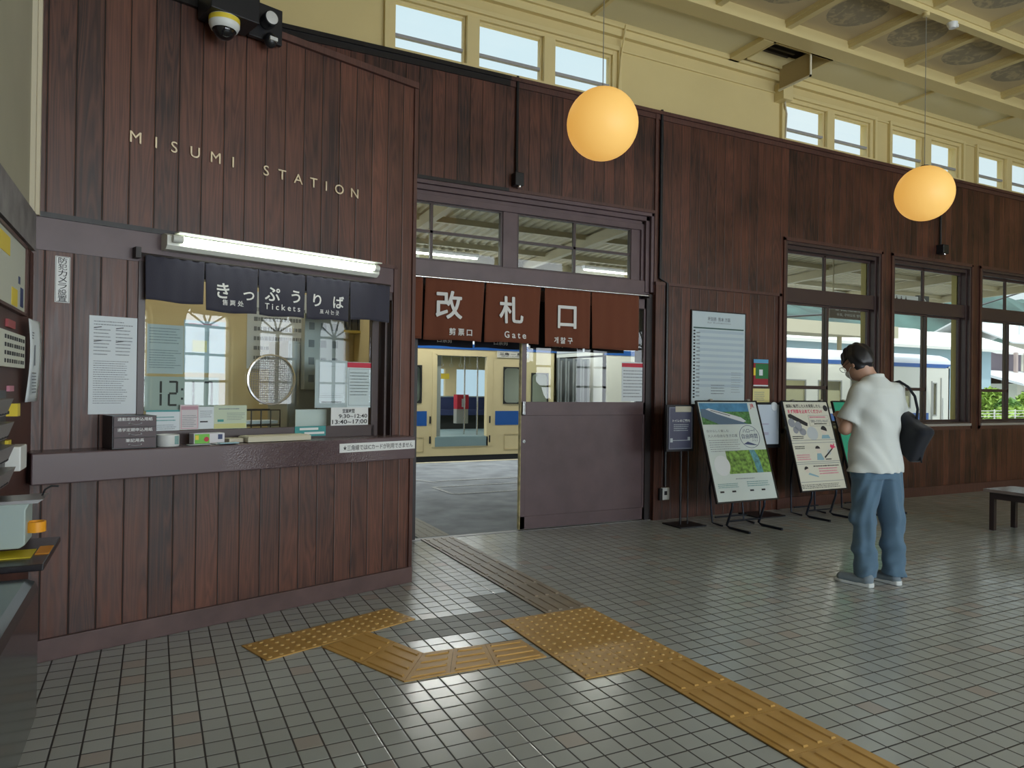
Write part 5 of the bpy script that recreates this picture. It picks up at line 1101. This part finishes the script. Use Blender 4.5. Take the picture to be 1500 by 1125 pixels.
def shoe(cx, hy, name, ang):
    M0 = Matrix.Translation((cx, hy, 0)) @ Matrix.Rotation(ang, 4, 'Z'); Mi = M0.inverted()
    def loc(X, Y, Z): c_, s_ = math.cos(ang), math.sin(ang); x, y = X-cx, Y-hy; return x*c_+y*s_, -x*s_+y*c_, Z
    def up(X, Y, Z):
        x, y, z = loc(X, Y, Z); f = cone(x, y, z, (0, .035, .045), (0, .21, .034), .040, .034); f = smin(f, cone(x, y, z, (0, .028, .06), (0, .05, .095), .034, .030), .02); return np.maximum(f, np.maximum(.016-z, z-.105))
    def sole(X, Y, Z):
        x, y, z = loc(X, Y, Z); w_ = np.interp(y, [-.01, .04, .12, .20, .265], [.030, .036, .036, .042, .020]); f = np.maximum(np.abs(x)-w_, np.maximum(-y-.012, y-.262)); cr = cone(x, y, 0*z, (0, .03, 0), (0, .215, 0), .042, .046)
        return np.maximum(np.maximum(cr, np.maximum(f, -1)), np.maximum(.001-z, z-np.interp(y, [0, .1, .26], [.032, .022, .022])))
    s_ = sdf_mesh(up, (cx-.2, hy-.08, 0), (cx+.2, hy+.30, .13), .005).build('shoe', fabric('shoe_grey_blue', (.20, .25, .29)), man, smooth=True)
    sdf_mesh(sole, (cx-.2, hy-.08, -.006), (cx+.2, hy+.30, .05), .005).build('sole', mat('sole_white', (.62, .66, .66), .5), s_, smooth=True)
    b = B()
    for k in range(4): b.tube([(-.022, .10+k*.022, .078-k*.009), (0, .105+k*.022, .084-k*.009), (.022, .098+k*.022, .078-k*.009)], .0025, 6)
    b.tf(M0).build('laces', mat('lace_grey', (.45, .48, .50), .6), s_)
shoe(-.105, -.090, 'l', RD(26)); shoe(.128, -.070, 'r', RD(18))
B().tube([(.128, -.03, .05), (.128, -.03, .10)], .05, 16).build('sock', INK, man, smooth=True)
BAGC = (.205, -.045, 1.035)
def bag_fn(X, Y, Z):
    x, y, z = X-BAGC[0], Y-BAGC[1], Z-BAGC[2]; a = RD(-28); y, z = y*math.cos(a)-z*math.sin(a), y*math.sin(a)+z*math.cos(a)
    q = np.maximum(np.maximum(np.abs(x)-.050*(1-.4*np.clip(z/.16, -1, 1)), np.abs(y)-.165), np.abs(z)-.125); r_ = np.sqrt(np.maximum(np.abs(x)-.022, 0)**2+np.maximum(np.abs(y)-.118, 0)**2+np.maximum(np.abs(z)-.095, 0)**2)-.035
    return smin(q*0+r_, r_, .01)+.006*np.sin(30*y+20*z)
bag = thing('shoulder_bag', 'soft black shoulder bag hanging at the right side of the standing person', 'bag', (MX, MY, 0), MRZ)
BAGM = fabric('black_nylon', (.012, .014, .020)); sdf_mesh(bag_fn, (.06, -.36, .80), (.38, .22, 1.28), .008).build('bag_body', BAGM, bag, smooth=True)
b = B(); pts = [(.225, -.10, 1.15), (.215, -.12, 1.22), (.195, -.115, 1.31), (.165, -.085, 1.375), (.135, -.04, 1.412), (.13, .03, 1.40), (.165, .08, 1.33), (.225, .08, 1.20), (.235, .02, 1.12)]
b.tube(pts, .009, 8).build('strap', BAGM, bag, smooth=True); B().tube([(.22, -.13, .92), (.22, -.15, .88), (.22, -.155, .855)], .006, 6).build('strap_end', BAGM, bag, smooth=True)
t, w, h = wsheet('door_notice', 'white notice with a red heading band stuck inside the gate door glass', 'paper', (911, 530, 945, 588), WV+.036, PAPER, th=.002)
B().box(0, w, -.001, 0, h*.87, h*.97).build('red_heading', RED, t); lines(B(), .02, w-.02, h*.82, h*.08, 9, -.0012, fill=.3).build('printed_text', INKG, t)
# ================================================================ OUTSIDE: PLATFORM, TRAIN, TOWN
ASPH = mat('asphalt', (.25, .28, .31), .85, noise=.25, nscale=3, bump=.2)
PE = 8.98                                    # platform edge
struct(B().box(-14, 26, WV, PE-.02, -.2, -.002), 'floor_platform', ASPH)
struct(B().box(GU0, GU1, WV-.01, WV+.05, -.01, .004), 'trim_10', mat('threshold_grey', (.25, .25, .25), .4, .5))
tag(B().box(-14, 26, PE-.02, PE+.09, -.2, .004).build('platform_edge', mat('edge_cream', (.62, .58, .42), .7)), 'pale cream edging strip along the platform in front of the train', 'platform edge')
tag(B().box(-14, 40, PE+.02, 60, -1.2, -1.0).build('ground', mat('ballast', (.28, .26, .22), .95, noise=.4, nscale=4)), 'pale stony ground of the tracks and yards beyond the platform', 'ground')['kind'] = 'stuff'
def fl(x, y): p_ = onz(x, y); return Vector((p_[0], p_[1], 0))
b = B()
def strip(p, q, w=.05):
    p, q = fl(*p), fl(*q); d = (q-p).normalized(); s_ = Vector((d.y, -d.x, 0))*w/2; b.add([(v.x, v.y, .003) for v in (p+s_, q+s_, q-s_, p-s_)], [(0, 1, 2, 3)])
for p, q in (((604, 703), (640, 707)), ((634, 714), (664, 724)), ((664, 724), (762, 718)), ((634, 714), (762, 707)), ((640, 705), (762, 699))): strip(p, q)
tag(b.build('platform_marking', mat('worn_white_paint', (.42, .44, .45), .8, noise=.3, nscale=30)), 'worn white painted lines on the asphalt between gate and train', 'road marking')
cells = [[V2(.3, 3.20+.3*k), V2(.6, 3.20+.3*k), V2(.6, 3.5+.3*k), V2(.3, 3.5+.3*k)] for k in range(3)]
ablocks('bar_tactile_path', 'pale grey ribbed tactile path outside the gate on the asphalt', cells, mat('tactile_pale', (.36, .35, .31), .7), 'bars')
# ---- the train
TV = 9.4
TC = mat('train_cream', (.66, .57, .33), .35, noise=.04, nscale=3); TB = mat('train_blue', (.012, .095, .36), .35); TW = mat('train_white', (.72, .72, .66), .35); TR = mat('train_roof', (.55, .58, .64), .4)
TG = mat('rubber_black', (.012, .014, .014), .5); TIN = mat('train_inside', (.34, .37, .32), .5); SEAT = mat('seat_blue', (.012, .022, .075), .8); POLE = mat('pole_steel', (.7, .72, .7), .2, .9)
def side_with_holes(b, u0, u1, z0, z1, holes, y0, y1, m=0):
    us = sorted({u0, u1} | {h[0] for h in holes} | {h[1] for h in holes})
    for a, c in zip(us[:-1], us[1:]):
        hs = sorted([h for h in holes if h[0] <= a+1e-6 and h[1] >= c-1e-6], key=lambda h: h[2]); z = z0
        for h in hs:
            if h[2] > z: b.box(a, c, y0, y1, z, h[2], m)
            z = h[3]
        if z < z1: b.box(a, c, y0, y1, z, z1, m)
def rr_frame(x0, x1, z0, z1, y0, y1, r=.09, w=.022, m=0):
    b = B(); P = []
    for (cx, cz, a0) in ((x1-r, z1-r, 0), (x0+r, z1-r, 90), (x0+r, z0+r, 180), (x1-r, z0+r, 270)):
        for k in range(7): a = RD(a0+k*15); P.append((cx, cz, math.cos(a), math.sin(a)))
    n = len(P); vs = []
    for rad, y in ((r, y0), (r-w, y0), (r-w, y1), (r, y1)):
        vs += [(p[0]+p[2]*rad, y, p[1]+p[3]*rad) for p in P]
    fs = [(j*n+i, j*n+(i+1) % n, ((j+1) % 4)*n+(i+1) % n, ((j+1) % 4)*n+i) for j in range(4) for i in range(n)]
    b.add(vs, fs)
    for (cx, cz, sx, sz) in ((x0, z0, 1, 1), (x1, z0, -1, 1), (x0, z1, 1, -1), (x1, z1, -1, -1)):       # rounded corner fillets
        pts = [(cx, cz), (cx+sx*r, cz)] + [(cx+sx*r-sx*(r-w)*math.sin(RD(k*15)), cz+sz*r-sz*(r-w)*math.cos(RD(k*15))) for k in range(7)] + [(cx, cz+sz*r)]
        b.prism(pts, y0+.004, y1)
    return b
RF = [(0, 2.11), (.03, 2.20), (.14, 2.30), (.35, 2.38), (.8, 2.43), (1.35, 2.445), (1.9, 2.43), (2.35, 2.38), (2.56, 2.30), (2.67, 2.20), (2.70, 2.11)]
def roof(b, u0, u1, m=0): b.prism([(TV+y, z) for y, z in RF], u0, u1, 'x', m)
c1_ = thing('train_car', 'cream railway car with blue bands and an open door, standing beyond the gate', 'train', (0, TV, 0)); O = -TV
U1a, U1b = -9.0, 5.28
holes = [(2.76, 3.81, .24, 1.90), (2.05, 2.50, 1.03, 1.71), (4.12, 4.50, 1.02, 1.72), (4.72, 5.10, .92, 1.62)] + [(u, u+.9, 1.03, 1.71) for u in (-.2, -1.6, -3.0, -4.4)]
b = B(); side_with_holes(b, U1a, U1b, .07, 2.02, holes, 0, .06); b.box(U1a, U1b, 2.64, 2.70, .07, .95); side_with_holes(b, U1a, U1b, .95, 2.02, [(u, u+.75, .98, 1.72) for u in np.arange(-8, 5, 1.02)], 2.64, 2.70); b.box(U1a, U1a+.05, 0, 2.7, .07, 2.1)
b.build('car_body', TC, c1_); b = B(); side_with_holes(b, U1a, U1b, 2.02, 2.12, [], -.008, .06); b.build('upper_blue_band', TB, c1_)
b = B(); 
for a, c in ((U1a, 2.60), (3.96, 5.2)): b.box(a, c, -.004, .0, .62, .885)
b.build('lower_blue_band', TB, c1_)
b = B(); roof(b, U1a, U1b); b.tf(Matrix.Translation((0, O, 0))).build('car_roof', TR, c1_, smooth=True)
b = B().box(U1a, U1b, .02, 2.68, .38, .42); b.box(2.76, 3.81, -.01, .06, .24, .41); b.build('car_floor', mat('train_floor_teal', (.20, .30, .32), .4), c1_)
b = B().box(U1a, U1b, .06, 2.66, 2.0, 2.04).box(U1a, U1b, 2.5, 2.66, .42, .95).box(U1b-.06, U1b, .0, 2.66, .42, 2.1); b.build('car_lining', TIN, c1_)
for h in holes[1:]:
    f = rr_frame(h[0], h[1], h[2], h[3], -.012, .02).build('window_rubber', TG, c1_); B().box(h[0]+.02, h[1]-.02, .01, .014, h[2]+.02, h[3]-.02).build('pane', GLASS, f)
B().box(2.70, 2.76, -.008, 0, .24, 1.95).box(2.76, 2.79, .0, .10, .24, 1.92).build('door_pillar', TC, c1_); B().box(3.81, 3.90, -.008, 0, .24, 1.95).box(3.78, 3.85, -.01, .10, .24, 1.92).build('door_pillar', TC, c1_)
for x in (2.65, 3.83): 
    for z in (.66, .30): B().box(x, x+.03, -.012, -.004, z, z+.13).build('door_catch', TG, c1_)
b = B(); frame(b, 3.98, 4.66, 1.895, 2.015, -.014, -.004, .008); b.box(3.99, 4.65, -.010, -.004, 1.90, 2.01); sb = b.build('route_sign', mat('route_white', (.66, .66, .60), .5), c1_)
at(tfit('三角 ― 熊本', .58, .055, off=.02), 4.32, -.0155, 1.965).build('lettering', INK, sb); at(tfit('MISUMI ― KUMAMOTO', .5, .018), 4.32, -.0155, 1.918).build('lettering', INK, sb)
for u in np.arange(2.9, 3.8, .19):
    b = B().tube([(u, .55, 1.98), (u, .55, 1.78)], .006, 6).lathe([(.028, -.005), (.036, -.005), (.036, .005), (.028, .005), (.028, -.005)], (u, .55, 1.745), 16, 'y'); b.build('hand_strap', mat('strap_cream', (.6, .6, .5), .5), c1_)
B().tube([(2.3, .55, 1.96), (4.4, .55, 1.96)], .012, 8).build('grab_rail', POLE, c1_)
for u, y in ((3.10, 1.35), (3.56, .55), (3.72, .30)): B().tube([(u, y, .42), (u, y, 2.0)], .016, 8).build('grab_pole', POLE, c1_, smooth=True)
b = B(); b.box(2.2, 2.9, .1, .14, .42, 2.0); b.build('inner_screen', mat('screen_grey', (.28, .32, .30), .4), c1_)
for (u0, u1) in ((-8, 2.6), (3.0, 4.9)): 
    s_ = B().box(u0, u1, 2.05, 2.5, .72, .84).box(u0, u1, 2.40, 2.52, .84, 1.12).build('bench_seat', SEAT, c1_); B().box(u0, u1, 2.15, 2.5, .42, .72).build('seat_box', TG, s_)
    B().tube([(u0, 2.05, 1.12), (u1, 2.05, 1.12)], .012, 6).build('seat_rail', POLE, s_)
fb = B().box(3.44, 3.68, .64, .80, .62, .90).build('ticket_box', mat('box_grey', (.45, .45, .42), .5), c1_); B().box(3.44, 3.68, .62, .80, .90, 1.18).build('red_cover', RED, fb); B().box(3.53, 3.60, .60, .62, .94, 1.10).build('white_label', WHITE, fb)
for u in (3.0, 3.9): B().box(u, u+.42, 2.63, 2.64, 1.0, 1.70).build('inner_window_frame', POLE, c1_) if False else None
b = B(); b.box(3.72, 4.05, 2.60, 2.63, 1.50, 1.62); b.build('yellow_advert', YEL, c1_)
b = B(); frame(b, 4.15, 4.62, .15, .45, -.006, 0, .012); b.build('access_hatch', mat('train_cream_dark', (.48, .40, .22), .4), c1_); b = B(); frame(b, 2.2, 2.55, .15, .42, -.006, 0, .012); b.build('access_hatch', mat('train_cream_dark', (.48, .40, .22), .4), c1_)
b = B(); 
for u in np.arange(-8, 5, 2.2): b.box(u, u+1.2, .3, 2.4, -.7, .05)
b.box(U1a, U1b, .2, 2.5, -.1, .07).build('underframe', TG, c1_)
# second car
c2t = thing('train_car', 'second railway car seen through the right hand windows, cream with a blue lower band', 'train', (0, TV, 0)); V1, V2_ = 6.40, 17.75
holes = [(u, u+.85, .92, 1.62) for u in (8.6, 9.9, 11.35, 12.6)] + [(13.75, 14.35, .30, 1.80), (15.3, 16.1, .92, 1.50), (17.02, 17.20, .72, 1.62)]
b = B(); side_with_holes(b, V1, V2_, .07, 2.02, holes, 0, .06); b.box(V1, V2_, 2.64, 2.70, .07, 2.02); b.box(V1, V1+.05, 0, 2.7, .07, 2.1); b.box(V2_-.05, V2_, 0, 2.7, .07, 2.1); b.build('car_body', TW, c2t)
b = B().box(V1, V2_-.2, -.008, .06, 2.02, 2.12); b.hexa([(V2_-.2, -.008, 2.02), (V2_-.05, .1, 2.02), (V2_-.05, .3, 2.02), (V2_-.2, .3, 2.02), (V2_-.2, -.008, 2.12), (V2_+.12, -.008, 2.12), (V2_+.12, .3, 2.12), (V2_-.2, .3, 2.12)]); b.build('upper_blue_band', TB, c2t)
b = B(); 
for a, c in ((7.2, 13.6), (14.5, 16.85)): b.box(a, c, -.004, 0, .52, .80)
b.build('lower_blue_band', TB, c2t); b = B(); roof(b, V1, V2_+.1); b.tf(Matrix.Translation((0, O, 0))).build('car_roof', TR, c2t, smooth=True)
b = B().box(V1, V2_, .06, 2.66, 1.98, 2.02).box(V1, V2_, .06, 2.66, .36, .42).box(V1, V2_, 2.5, 2.64, .42, 2.0); b.build('car_lining', mat('train_lining_olive', (.42, .40, .24), .6), c2t)
for h in holes:
    f = B(); frame(f, h[0], h[1], h[2], h[3], -.008, .02, .03); fo = f.build('window_rubber', mat('frame_grey', (.30, .31, .30), .4), c2t); B().box(h[0]+.02, h[1]-.02, .02, .024, h[2]+.02, h[3]-.02).build('pane', GLASS, fo)
for h in holes[:4]+[holes[5]]: B().box(h[0]+.03, h[1]-.03, .03, .035, h[2]+.05, h[3]-.25).build('blind', mat('blind_beige', (.55, .48, .30), .7), c2t)
b = B().box(16.95, 17.0, -.012, 0, .12, 1.66).box(17.35, 17.38, -.02, 0, .12, 1.75); b.build('door_line', mat('frame_grey', (.30, .31, .30), .4), c2t); B().tube([(17.42, -.03, .5), (17.42, -.03, 1.2)], .012, 6).build('door_rail', POLE, c2t)
b = B().box(V1, V2_, .2, 2.5, -.1, .07); b.build('underframe', TG, c2t)
b = B(); 
for i in range(12): u = 5.30+i*.09; b.box(u, u+.045, .45 if i % 2 else .50, 2.2, .25, 1.95 if i % 2 else 1.90)
bl = b.build('gangway_bellows', mat('bellows_grey', (.16, .18, .19), .7), c1_)
# ---- platform canopy
pc = onv(1170, 424, 8.9); ZE = pc[2]; UE = onv(1362, 441, 8.9)[0]; ZI = min(ZE+.95, 3.92); U_0 = -12
def cz(v): return ZI+(ZE-ZI)*(v-(WV+.2))/(8.9-WV-.2)
can = thing('platform_canopy', 'beige corrugated platform roof with beams seen through the transom and windows', 'canopy', (0, 0, 0))
CANM = mat('canopy_beige', (.56, .50, .34), .6, noise=.08, nscale=2)
b = B(); u = U_0; vs = []; fs = []; k = 0
while u < UE:
    for du, dz in ((0, 0), (.05, .0), (.075, .03), (.125, .03)):
        vs += [(u+du, WV+.2, cz(WV+.2)+dz), (u+du, 8.95, cz(8.95)+dz)]
    u += .15
for i in range(len(vs)//2-1): fs.append((2*i, 2*i+2, 2*i+3, 2*i+1))
sh_ = b.add(vs, fs).build('roof_sheet', CANM, can); sh_.modifiers.new('s', 'SOLIDIFY').thickness = .01
for v in (4.2, 5.5, 6.8, 8.1): B().box(U_0, UE, v-.03, v+.03, cz(v)-.09, cz(v)-.005).build('purlin', CANM, can)
b = B().box(U_0, UE, 8.90, 8.95, ZE-.14, ZE+.05); b.build('edge_board', mat('edge_dark_beige', (.32, .28, .18), .6), can)
for u in np.arange(-1.2, UE, 2.75):
    b = B(); b.hexa([(u-.05, WV+.2, cz(WV+.2)-.26), (u+.05, WV+.2, cz(WV+.2)-.26), (u+.05, 8.9, ZE-.16), (u-.05, 8.9, ZE-.16), (u-.05, WV+.2, cz(WV+.2)-.09), (u+.05, WV+.2, cz(WV+.2)-.09), (u+.05, 8.9, ZE-.02), (u-.05, 8.9, ZE-.02)]); b.build('beam', CANM, can)
    p_ = B().tube([(u, 6.5, cz(6.5)-.18), (u, 6.5, .0)], .05, 10).tube([(u, 6.5, cz(6.5)-1.0), (u, 5.4, cz(5.4)-.2)], .03, 6).tube([(u, 6.5, cz(6.5)-1.0), (u, 7.6, cz(7.6)-.2)], .03, 6)
    if u < -1: p_.build('post', CANM, can)
for px in (1060, 1299, 1429):
    u = onv(px, 450, 6.5)[0]; B().tube([(u, 6.5, cz(6.5)-.08), (u, 6.5, .0)], .05, 10).build('post', CANM, can)
for u in (-4.5, -1.0, 2.6, 6.0, 9.4, 12.8):  # lamp row added to brighten the platform and the train side
    t = thing('added_platform_lamp', 'added white tube lamp brightening the platform, in the row under the outer roof edge', 'lamp', (u, 8.62, cz(8.62)-.07), 0, 'added tube lamps under the platform roof')
    B().box(-.62, .62, -.05, .05, -.03, .04).build('lamp_body', WHITE, t); B().tube([(-.6, 0, -.045), (.6, 0, -.045)], .014, 8).build('tube', mat('tube_glow', (.9, .95, .85), .4), t)
    area('platform_fill_light', (u, 8.62, cz(8.62)-.15), (0, 0, 0), 1.2, .12, 48, (1, 1, .93))
for u in (-3, 0, 3.3, 10, 14): area('train_fill_light', (u, TV+1.3, 1.93), (0, 0, 0), 2.0, .3, 26, (1, 1, .94))  # added lights, no fixtures, to brighten the car interiors
# hanging signs
a_, c_ = onv(1216, 445, 6.0), onv(1275, 470, 6.0); t = thing('direction_sign', 'brown hanging platform sign reading for Uto, Kumamoto', 'sign', (a_[0], 6.0, c_[2])); w, h = 1.0, .36
B().box(0, w, 0, .05, 0, h).build('board', mat('sign_brown', (.16, .12, .09), .5), t)
at(tfit('宇土・熊本 方面', .70, .10, off=.02), .5, -.002, .28).build('lettering', WHITE, t); at(tfit('for Uto, Kumamoto', .74, .085, off=.02), .5, -.002, .165).build('lettering', WHITE, t); at(tfit('우토, 구마모토 방면', .66, .055, off=.015), .5, -.002, .065).build('lettering', WHITE, t)
B().tube([(.1, .02, h), (.1, .02, cz(6.0)-c_[2]-.1)], .012, 6).tube([(.9, .02, h), (.9, .02, cz(6.0)-c_[2]-.1)], .012, 6).build('hanger', CANM, t)
a_, c_ = onv(1300, 428, 6.5), onv(1345, 447, 6.5); t = thing('toilet_direction_sign', 'hanging white toilet sign with pictograms and a dark panel with a white arrow', 'sign', (a_[0]-.1, 6.5, c_[2])); w, h = c_[0]-a_[0]+.1, .17
B().box(0, w, 0, .06, 0, h).build('white_board', WHITE, t); aw = .34; d_ = B().box(w, w+aw, -.005, .065, -.02, h+.03).build('arrow_board', mat('sign_dark', (.06, .07, .07), .5), t)
B().add([(w+.06, -.007, .075), (w+.20, -.007, .075), (w+.20, -.007, .095), (w+.06, -.007, .095)], [(0, 1, 2, 3)]).add([(w+.15, -.007, .15), (w+.18, -.007, .15), (w+.25, -.007, .085), (w+.22, -.007, .085)], [(0, 1, 2, 3)]).add([(w+.15, -.007, .02), (w+.18, -.007, .02), (w+.25, -.007, .085), (w+.22, -.007, .085)], [(0, 1, 2, 3)]).build('arrow', WHITE, d_)
for i, x in enumerate((.10, .24, .38, .52, .66)):
    if x+.05 > w: break
    b = B().lathe([(.0001, -.002), (.014, -.002)], (x, 0, .135), 12, 'y'); b.add([(x-.022, -.002, .06), (x+.022, -.002, .06), (x+.022, -.002, .115), (x-.022, -.002, .115)], [(0, 1, 2, 3)]).add([(x-.014, -.002, .015), (x+.014, -.002, .015), (x+.014, -.002, .06), (x-.014, -.002, .06)], [(0, 1, 2, 3)]).build('pictogram', INK, t)
B().tube([(.3, .03, h), (.3, .03, cz(6.5)-c_[2]-.1)], .02, 6).build('hanger', CANM, t)
# far platform roof
t = thing('far_canopy', 'long beige roof of the far platform above the train', 'canopy', (0, 0, 0)); a_ = onv(1200, 477, 14.0)
B().prism([(13.2, a_[2]+.05), (16.5, a_[2]+.35), (16.5, a_[2]-.1), (13.2, a_[2]-.35)], 4, 21.0, 'x').build('roof', mat('far_roof_beige', (.50, .46, .34), .7), t)
for u in np.arange(5, 20, 3.7): B().tube([(u, 14.6, a_[2]-.2), (u, 14.6, -1)], .08, 8).build('post', CANM, t)
# ---- buildings
def gable(name, label, u0, u1, v0, v1, ze, zr, wm, rm, over=.6):
    t = thing(name, label, 'building', (0, 0, 0)); B().box(u0, u1, v0, v1, -1, ze).build('wall', wm, t); vm = (v0+v1)/2
    B().prism([(v0-over, ze-.15), (vm, zr), (v1+over, ze-.15), (v1+over, ze), (vm, zr+.2), (v0-over, ze)], u0-over, u1+over, 'x').build('roof', rm, t); return t
RW_ = mat('roof_white', (.78, .78, .76), .4); BW = mat('wall_pale_blue', (.42, .58, .68), .6)
e0, r0 = onv(1380, 509, 22), onv(1380, 489, 27)
t = gable('warehouse', 'long low building with a white roof and pale blue wall behind the train', 6, onv(1452, 500, 22)[0], 22, 32, e0[2], r0[2], BW, RW_)
for u in (27, 30.5, 33, 36): B().box(u, u+.9, 21.95, 22, e0[2]-1.5, e0[2]-.7).build('window', mat('dark_glass', (.05, .07, .08), .2), t)
g0 = onv(1436, 516, 30); 
def px_gable(name, label, x0, x1, yr, ye, v, dep, wm, rm): a, c = onv(x0, ye, v), onv(x1, ye, v); r_ = onv(x0, yr, v+dep/2); return gable(name, label, a[0], c[0], v, v+dep, a[2], max(r_[2], a[2]+.5), wm, rm, .8), a, c
t, a, c = px_gable('white_roof_house', 'house with a broad white roof and mauve balcony wall beyond the right window', 1452, 1496, 496, 516, 27, 8, mat('wall_mauve', (.26, .22, .27), .7), RW_)
z1 = a[2]; B().box(a[0]-.5, c[0]+.5, 26.0, 26.06, z1-2.4, z1-1.5).build('balcony_rail', mat('rail_grey', (.30, .30, .34), .6), t); B().box(a[0]-.5, c[0]+.5, 26.0, 27, z1-2.6, z1-2.4).build('balcony_floor', mat('pink_band', (.55, .40, .38), .7), t); B().box(a[0]-.2, c[0]+1, 26.9, 27, -1, z1-2.6).build('lower_wall', mat('wall_cream_far', (.62, .60, .50), .7), t)
for u in np.linspace(a[0], c[0], 4): B().box(u, u+.2, 26.0, 26.2, z1-2.5, z1).build('post', mat('post_pinkish', (.45, .36, .34), .7), t)
t, a, c = px_gable('far_house', 'farther pale house with a grey white roof behind the balcony house', 1478, 1560, 478, 502, 40, 10, mat('wall_cream_far', (.62, .60, .50), .7), mat('roof_grey_white', (.66, .68, .70), .5))
t, a, c = px_gable('low_house', 'low cream house with a small window at the right picture edge', 1490, 1560, 548, 562, 24, 5, mat('wall_cream_far', (.62, .60, .50), .7), mat('roof_grey_white', (.66, .68, .70), .5)); B().box(a[0]+.5, a[0]+1.6, 23.95, 24, a[2]-1.3, a[2]-.5).build('window', mat('dark_glass', (.05, .07, .08), .2), t)
# ---- hills
def hillmesh(v0, v1, u0, u1, h0, seed, nu=120, nv=24):
    rnd = random.Random(seed); ph = [rnd.uniform(0, 6.28) for _ in range(8)]; vs = []; fs = []
    for j in range(nv+1):
        for i in range(nu+1):
            u = u0+(u1-u0)*i/nu; v = v0+(v1-v0)*j/nv; k = math.sin(math.pi/2*min(1, j/nv*1.2)); s_ = u/60
            z = h0*k*(1+.22*math.sin(s_+ph[0])+.12*math.sin(2.3*s_+ph[1])+.05*math.sin(6*s_+ph[2]+v/40)+.02*math.sin(17*s_+ph[3]+v/9)+.012*math.sin(41*s_+ph[4]))+1.2*rnd.random()*k; vs.append((u, v, z-1))
    for j in range(nv):
        for i in range(nu): q = j*(nu+1)+i; fs.append((q, q+1, q+nu+2, q+nu+1))
    return B().add(vs, fs)
HM = mat('hill_forest_hazed', (.045, .088, .080), .9, noise=.6, nscale=.05); zt_ = onv(1440, 452, 300)[2]  # distance haze is mixed into the blue green of the far hill
tag(hillmesh(150, 300, -150, 620, zt_*.95, 4).build('forested_hill', HM, smooth=True), 'long forested hill rising behind the town, haze painted in as blue green', 'hill')
HM2 = mat('hill_forest_near', (.06, .12, .055), .9, noise=.6, nscale=.2); zt2 = onv(1240, 468, 90)[2]
tag(hillmesh(60, 95, -30, 120, zt2*.85, 9, 80, 12).build('green_slope', HM2, smooth=True), 'nearer green wooded slope behind the pale blue warehouse', 'hill')
# ---- bushes by the tracks
LEAF = mat('leaf_yellow_green', (.24, .38, .06), .7); LEAF2 = mat('leaf_green', (.12, .26, .06), .7)
def bush(label, c, r, n, m, seed):
    rnd = random.Random(seed); b = B()
    for _ in range(n):
        a = rnd.uniform(0, 6.28); e = rnd.uniform(.12, 1.45); k = rnd.uniform(.75, 1.05); p = Vector((c[0]+r[0]*k*math.cos(a)*math.cos(e), c[1]+r[1]*k*math.sin(a)*math.cos(e), c[2]+r[2]*k*max(0, math.sin(e))))
        d1 = Vector((rnd.uniform(-1, 1), rnd.uniform(-1, 1), rnd.uniform(-1, 1))).normalized()*.22; d2 = d1.cross(Vector((rnd.uniform(-1, 1), rnd.uniform(-1, 1), rnd.uniform(-1, 1)))).normalized()*.12
        b.add([p-d1, p+d2, p+d1, p-d2], [(0, 1, 2, 3)])
    b.sphere((c[0], c[1], c[2]+min(r)*.72), min(r)*.72, 14, sc=(r[0]/min(r)*.9, 1, 1)); t = tag(b.build('bush', m), label, 'bush'); return t
for i, (x0, x1, yt, v, m, lb) in enumerate(((1432, 1470, 572, 19, LEAF, 'yellow green bush left of centre in the far right window'), (1462, 1492, 588, 18, LEAF2, 'darker green low bush in front of the cream house'), (1488, 1530, 578, 19.5, LEAF, 'bright green bush at the right picture edge outside the window'), (1440, 1520, 600, 16, LEAF, 'low grassy bush nearest the far right window'))):
    a, c = onv(x0, yt, v), onv(x1, yt, v); bush(lb, ((a[0]+c[0])/2, v, -1.0), ((c[0]-a[0])/2, 1.0, a[2]+1.0), 1500, m, i)
# overhead wires and a mast
a, c = onv(1500, 427, 14), onv(1437, 447, 14); tag(B().tube([(a[0]+6, 14, a[2]+.9), (a[0], 14, a[2]), (c[0], 14, c[2]), (c[0]-14, 14, c[2]-1.4)], .035, 5).build('overhead_wire', BLACKM), 'dark overhead wire crossing the hill in the far right window', 'wire')
a = onv(1493, 490, 38); tag(B().tube([(a[0], 38, a[2]), (a[0], 38, a[2]+1.5)], .05, 6).tube([(a[0]-.5, 38, a[2]+.9), (a[0]+.5, 38, a[2]+.9)], .04, 6).tube([(a[0]-.35, 38, a[2]+1.25), (a[0]+.35, 38, a[2]+1.25)], .04, 6).build('roof_aerial', mat('aerial_white', (.7, .72, .74), .5)), 'white aerial standing on the far house roof', 'aerial')
# fence between tracks and garden
t = thing('track_fence', 'pale wire fence below the bushes beyond the tracks', 'fence', (0, 0, 0)); a, c = onv(1425, 607, 15), onv(1530, 607, 15); b = B()
for z in (0, .12, .24): b.tube([(a[0]-6, 15, a[2]+z-.1), (c[0]+2, 15, a[2]+z-.1)], .015, 5)
b.build('rails', mat('fence_pale', (.6, .62, .6), .6), t)
for u in np.arange(a[0]-6, c[0]+2, 1.5): B().tube([(u, 15, -1), (u, 15, a[2]+.2)], .03, 6).build('post', mat('fence_pale', (.6, .62, .6), .6), t)
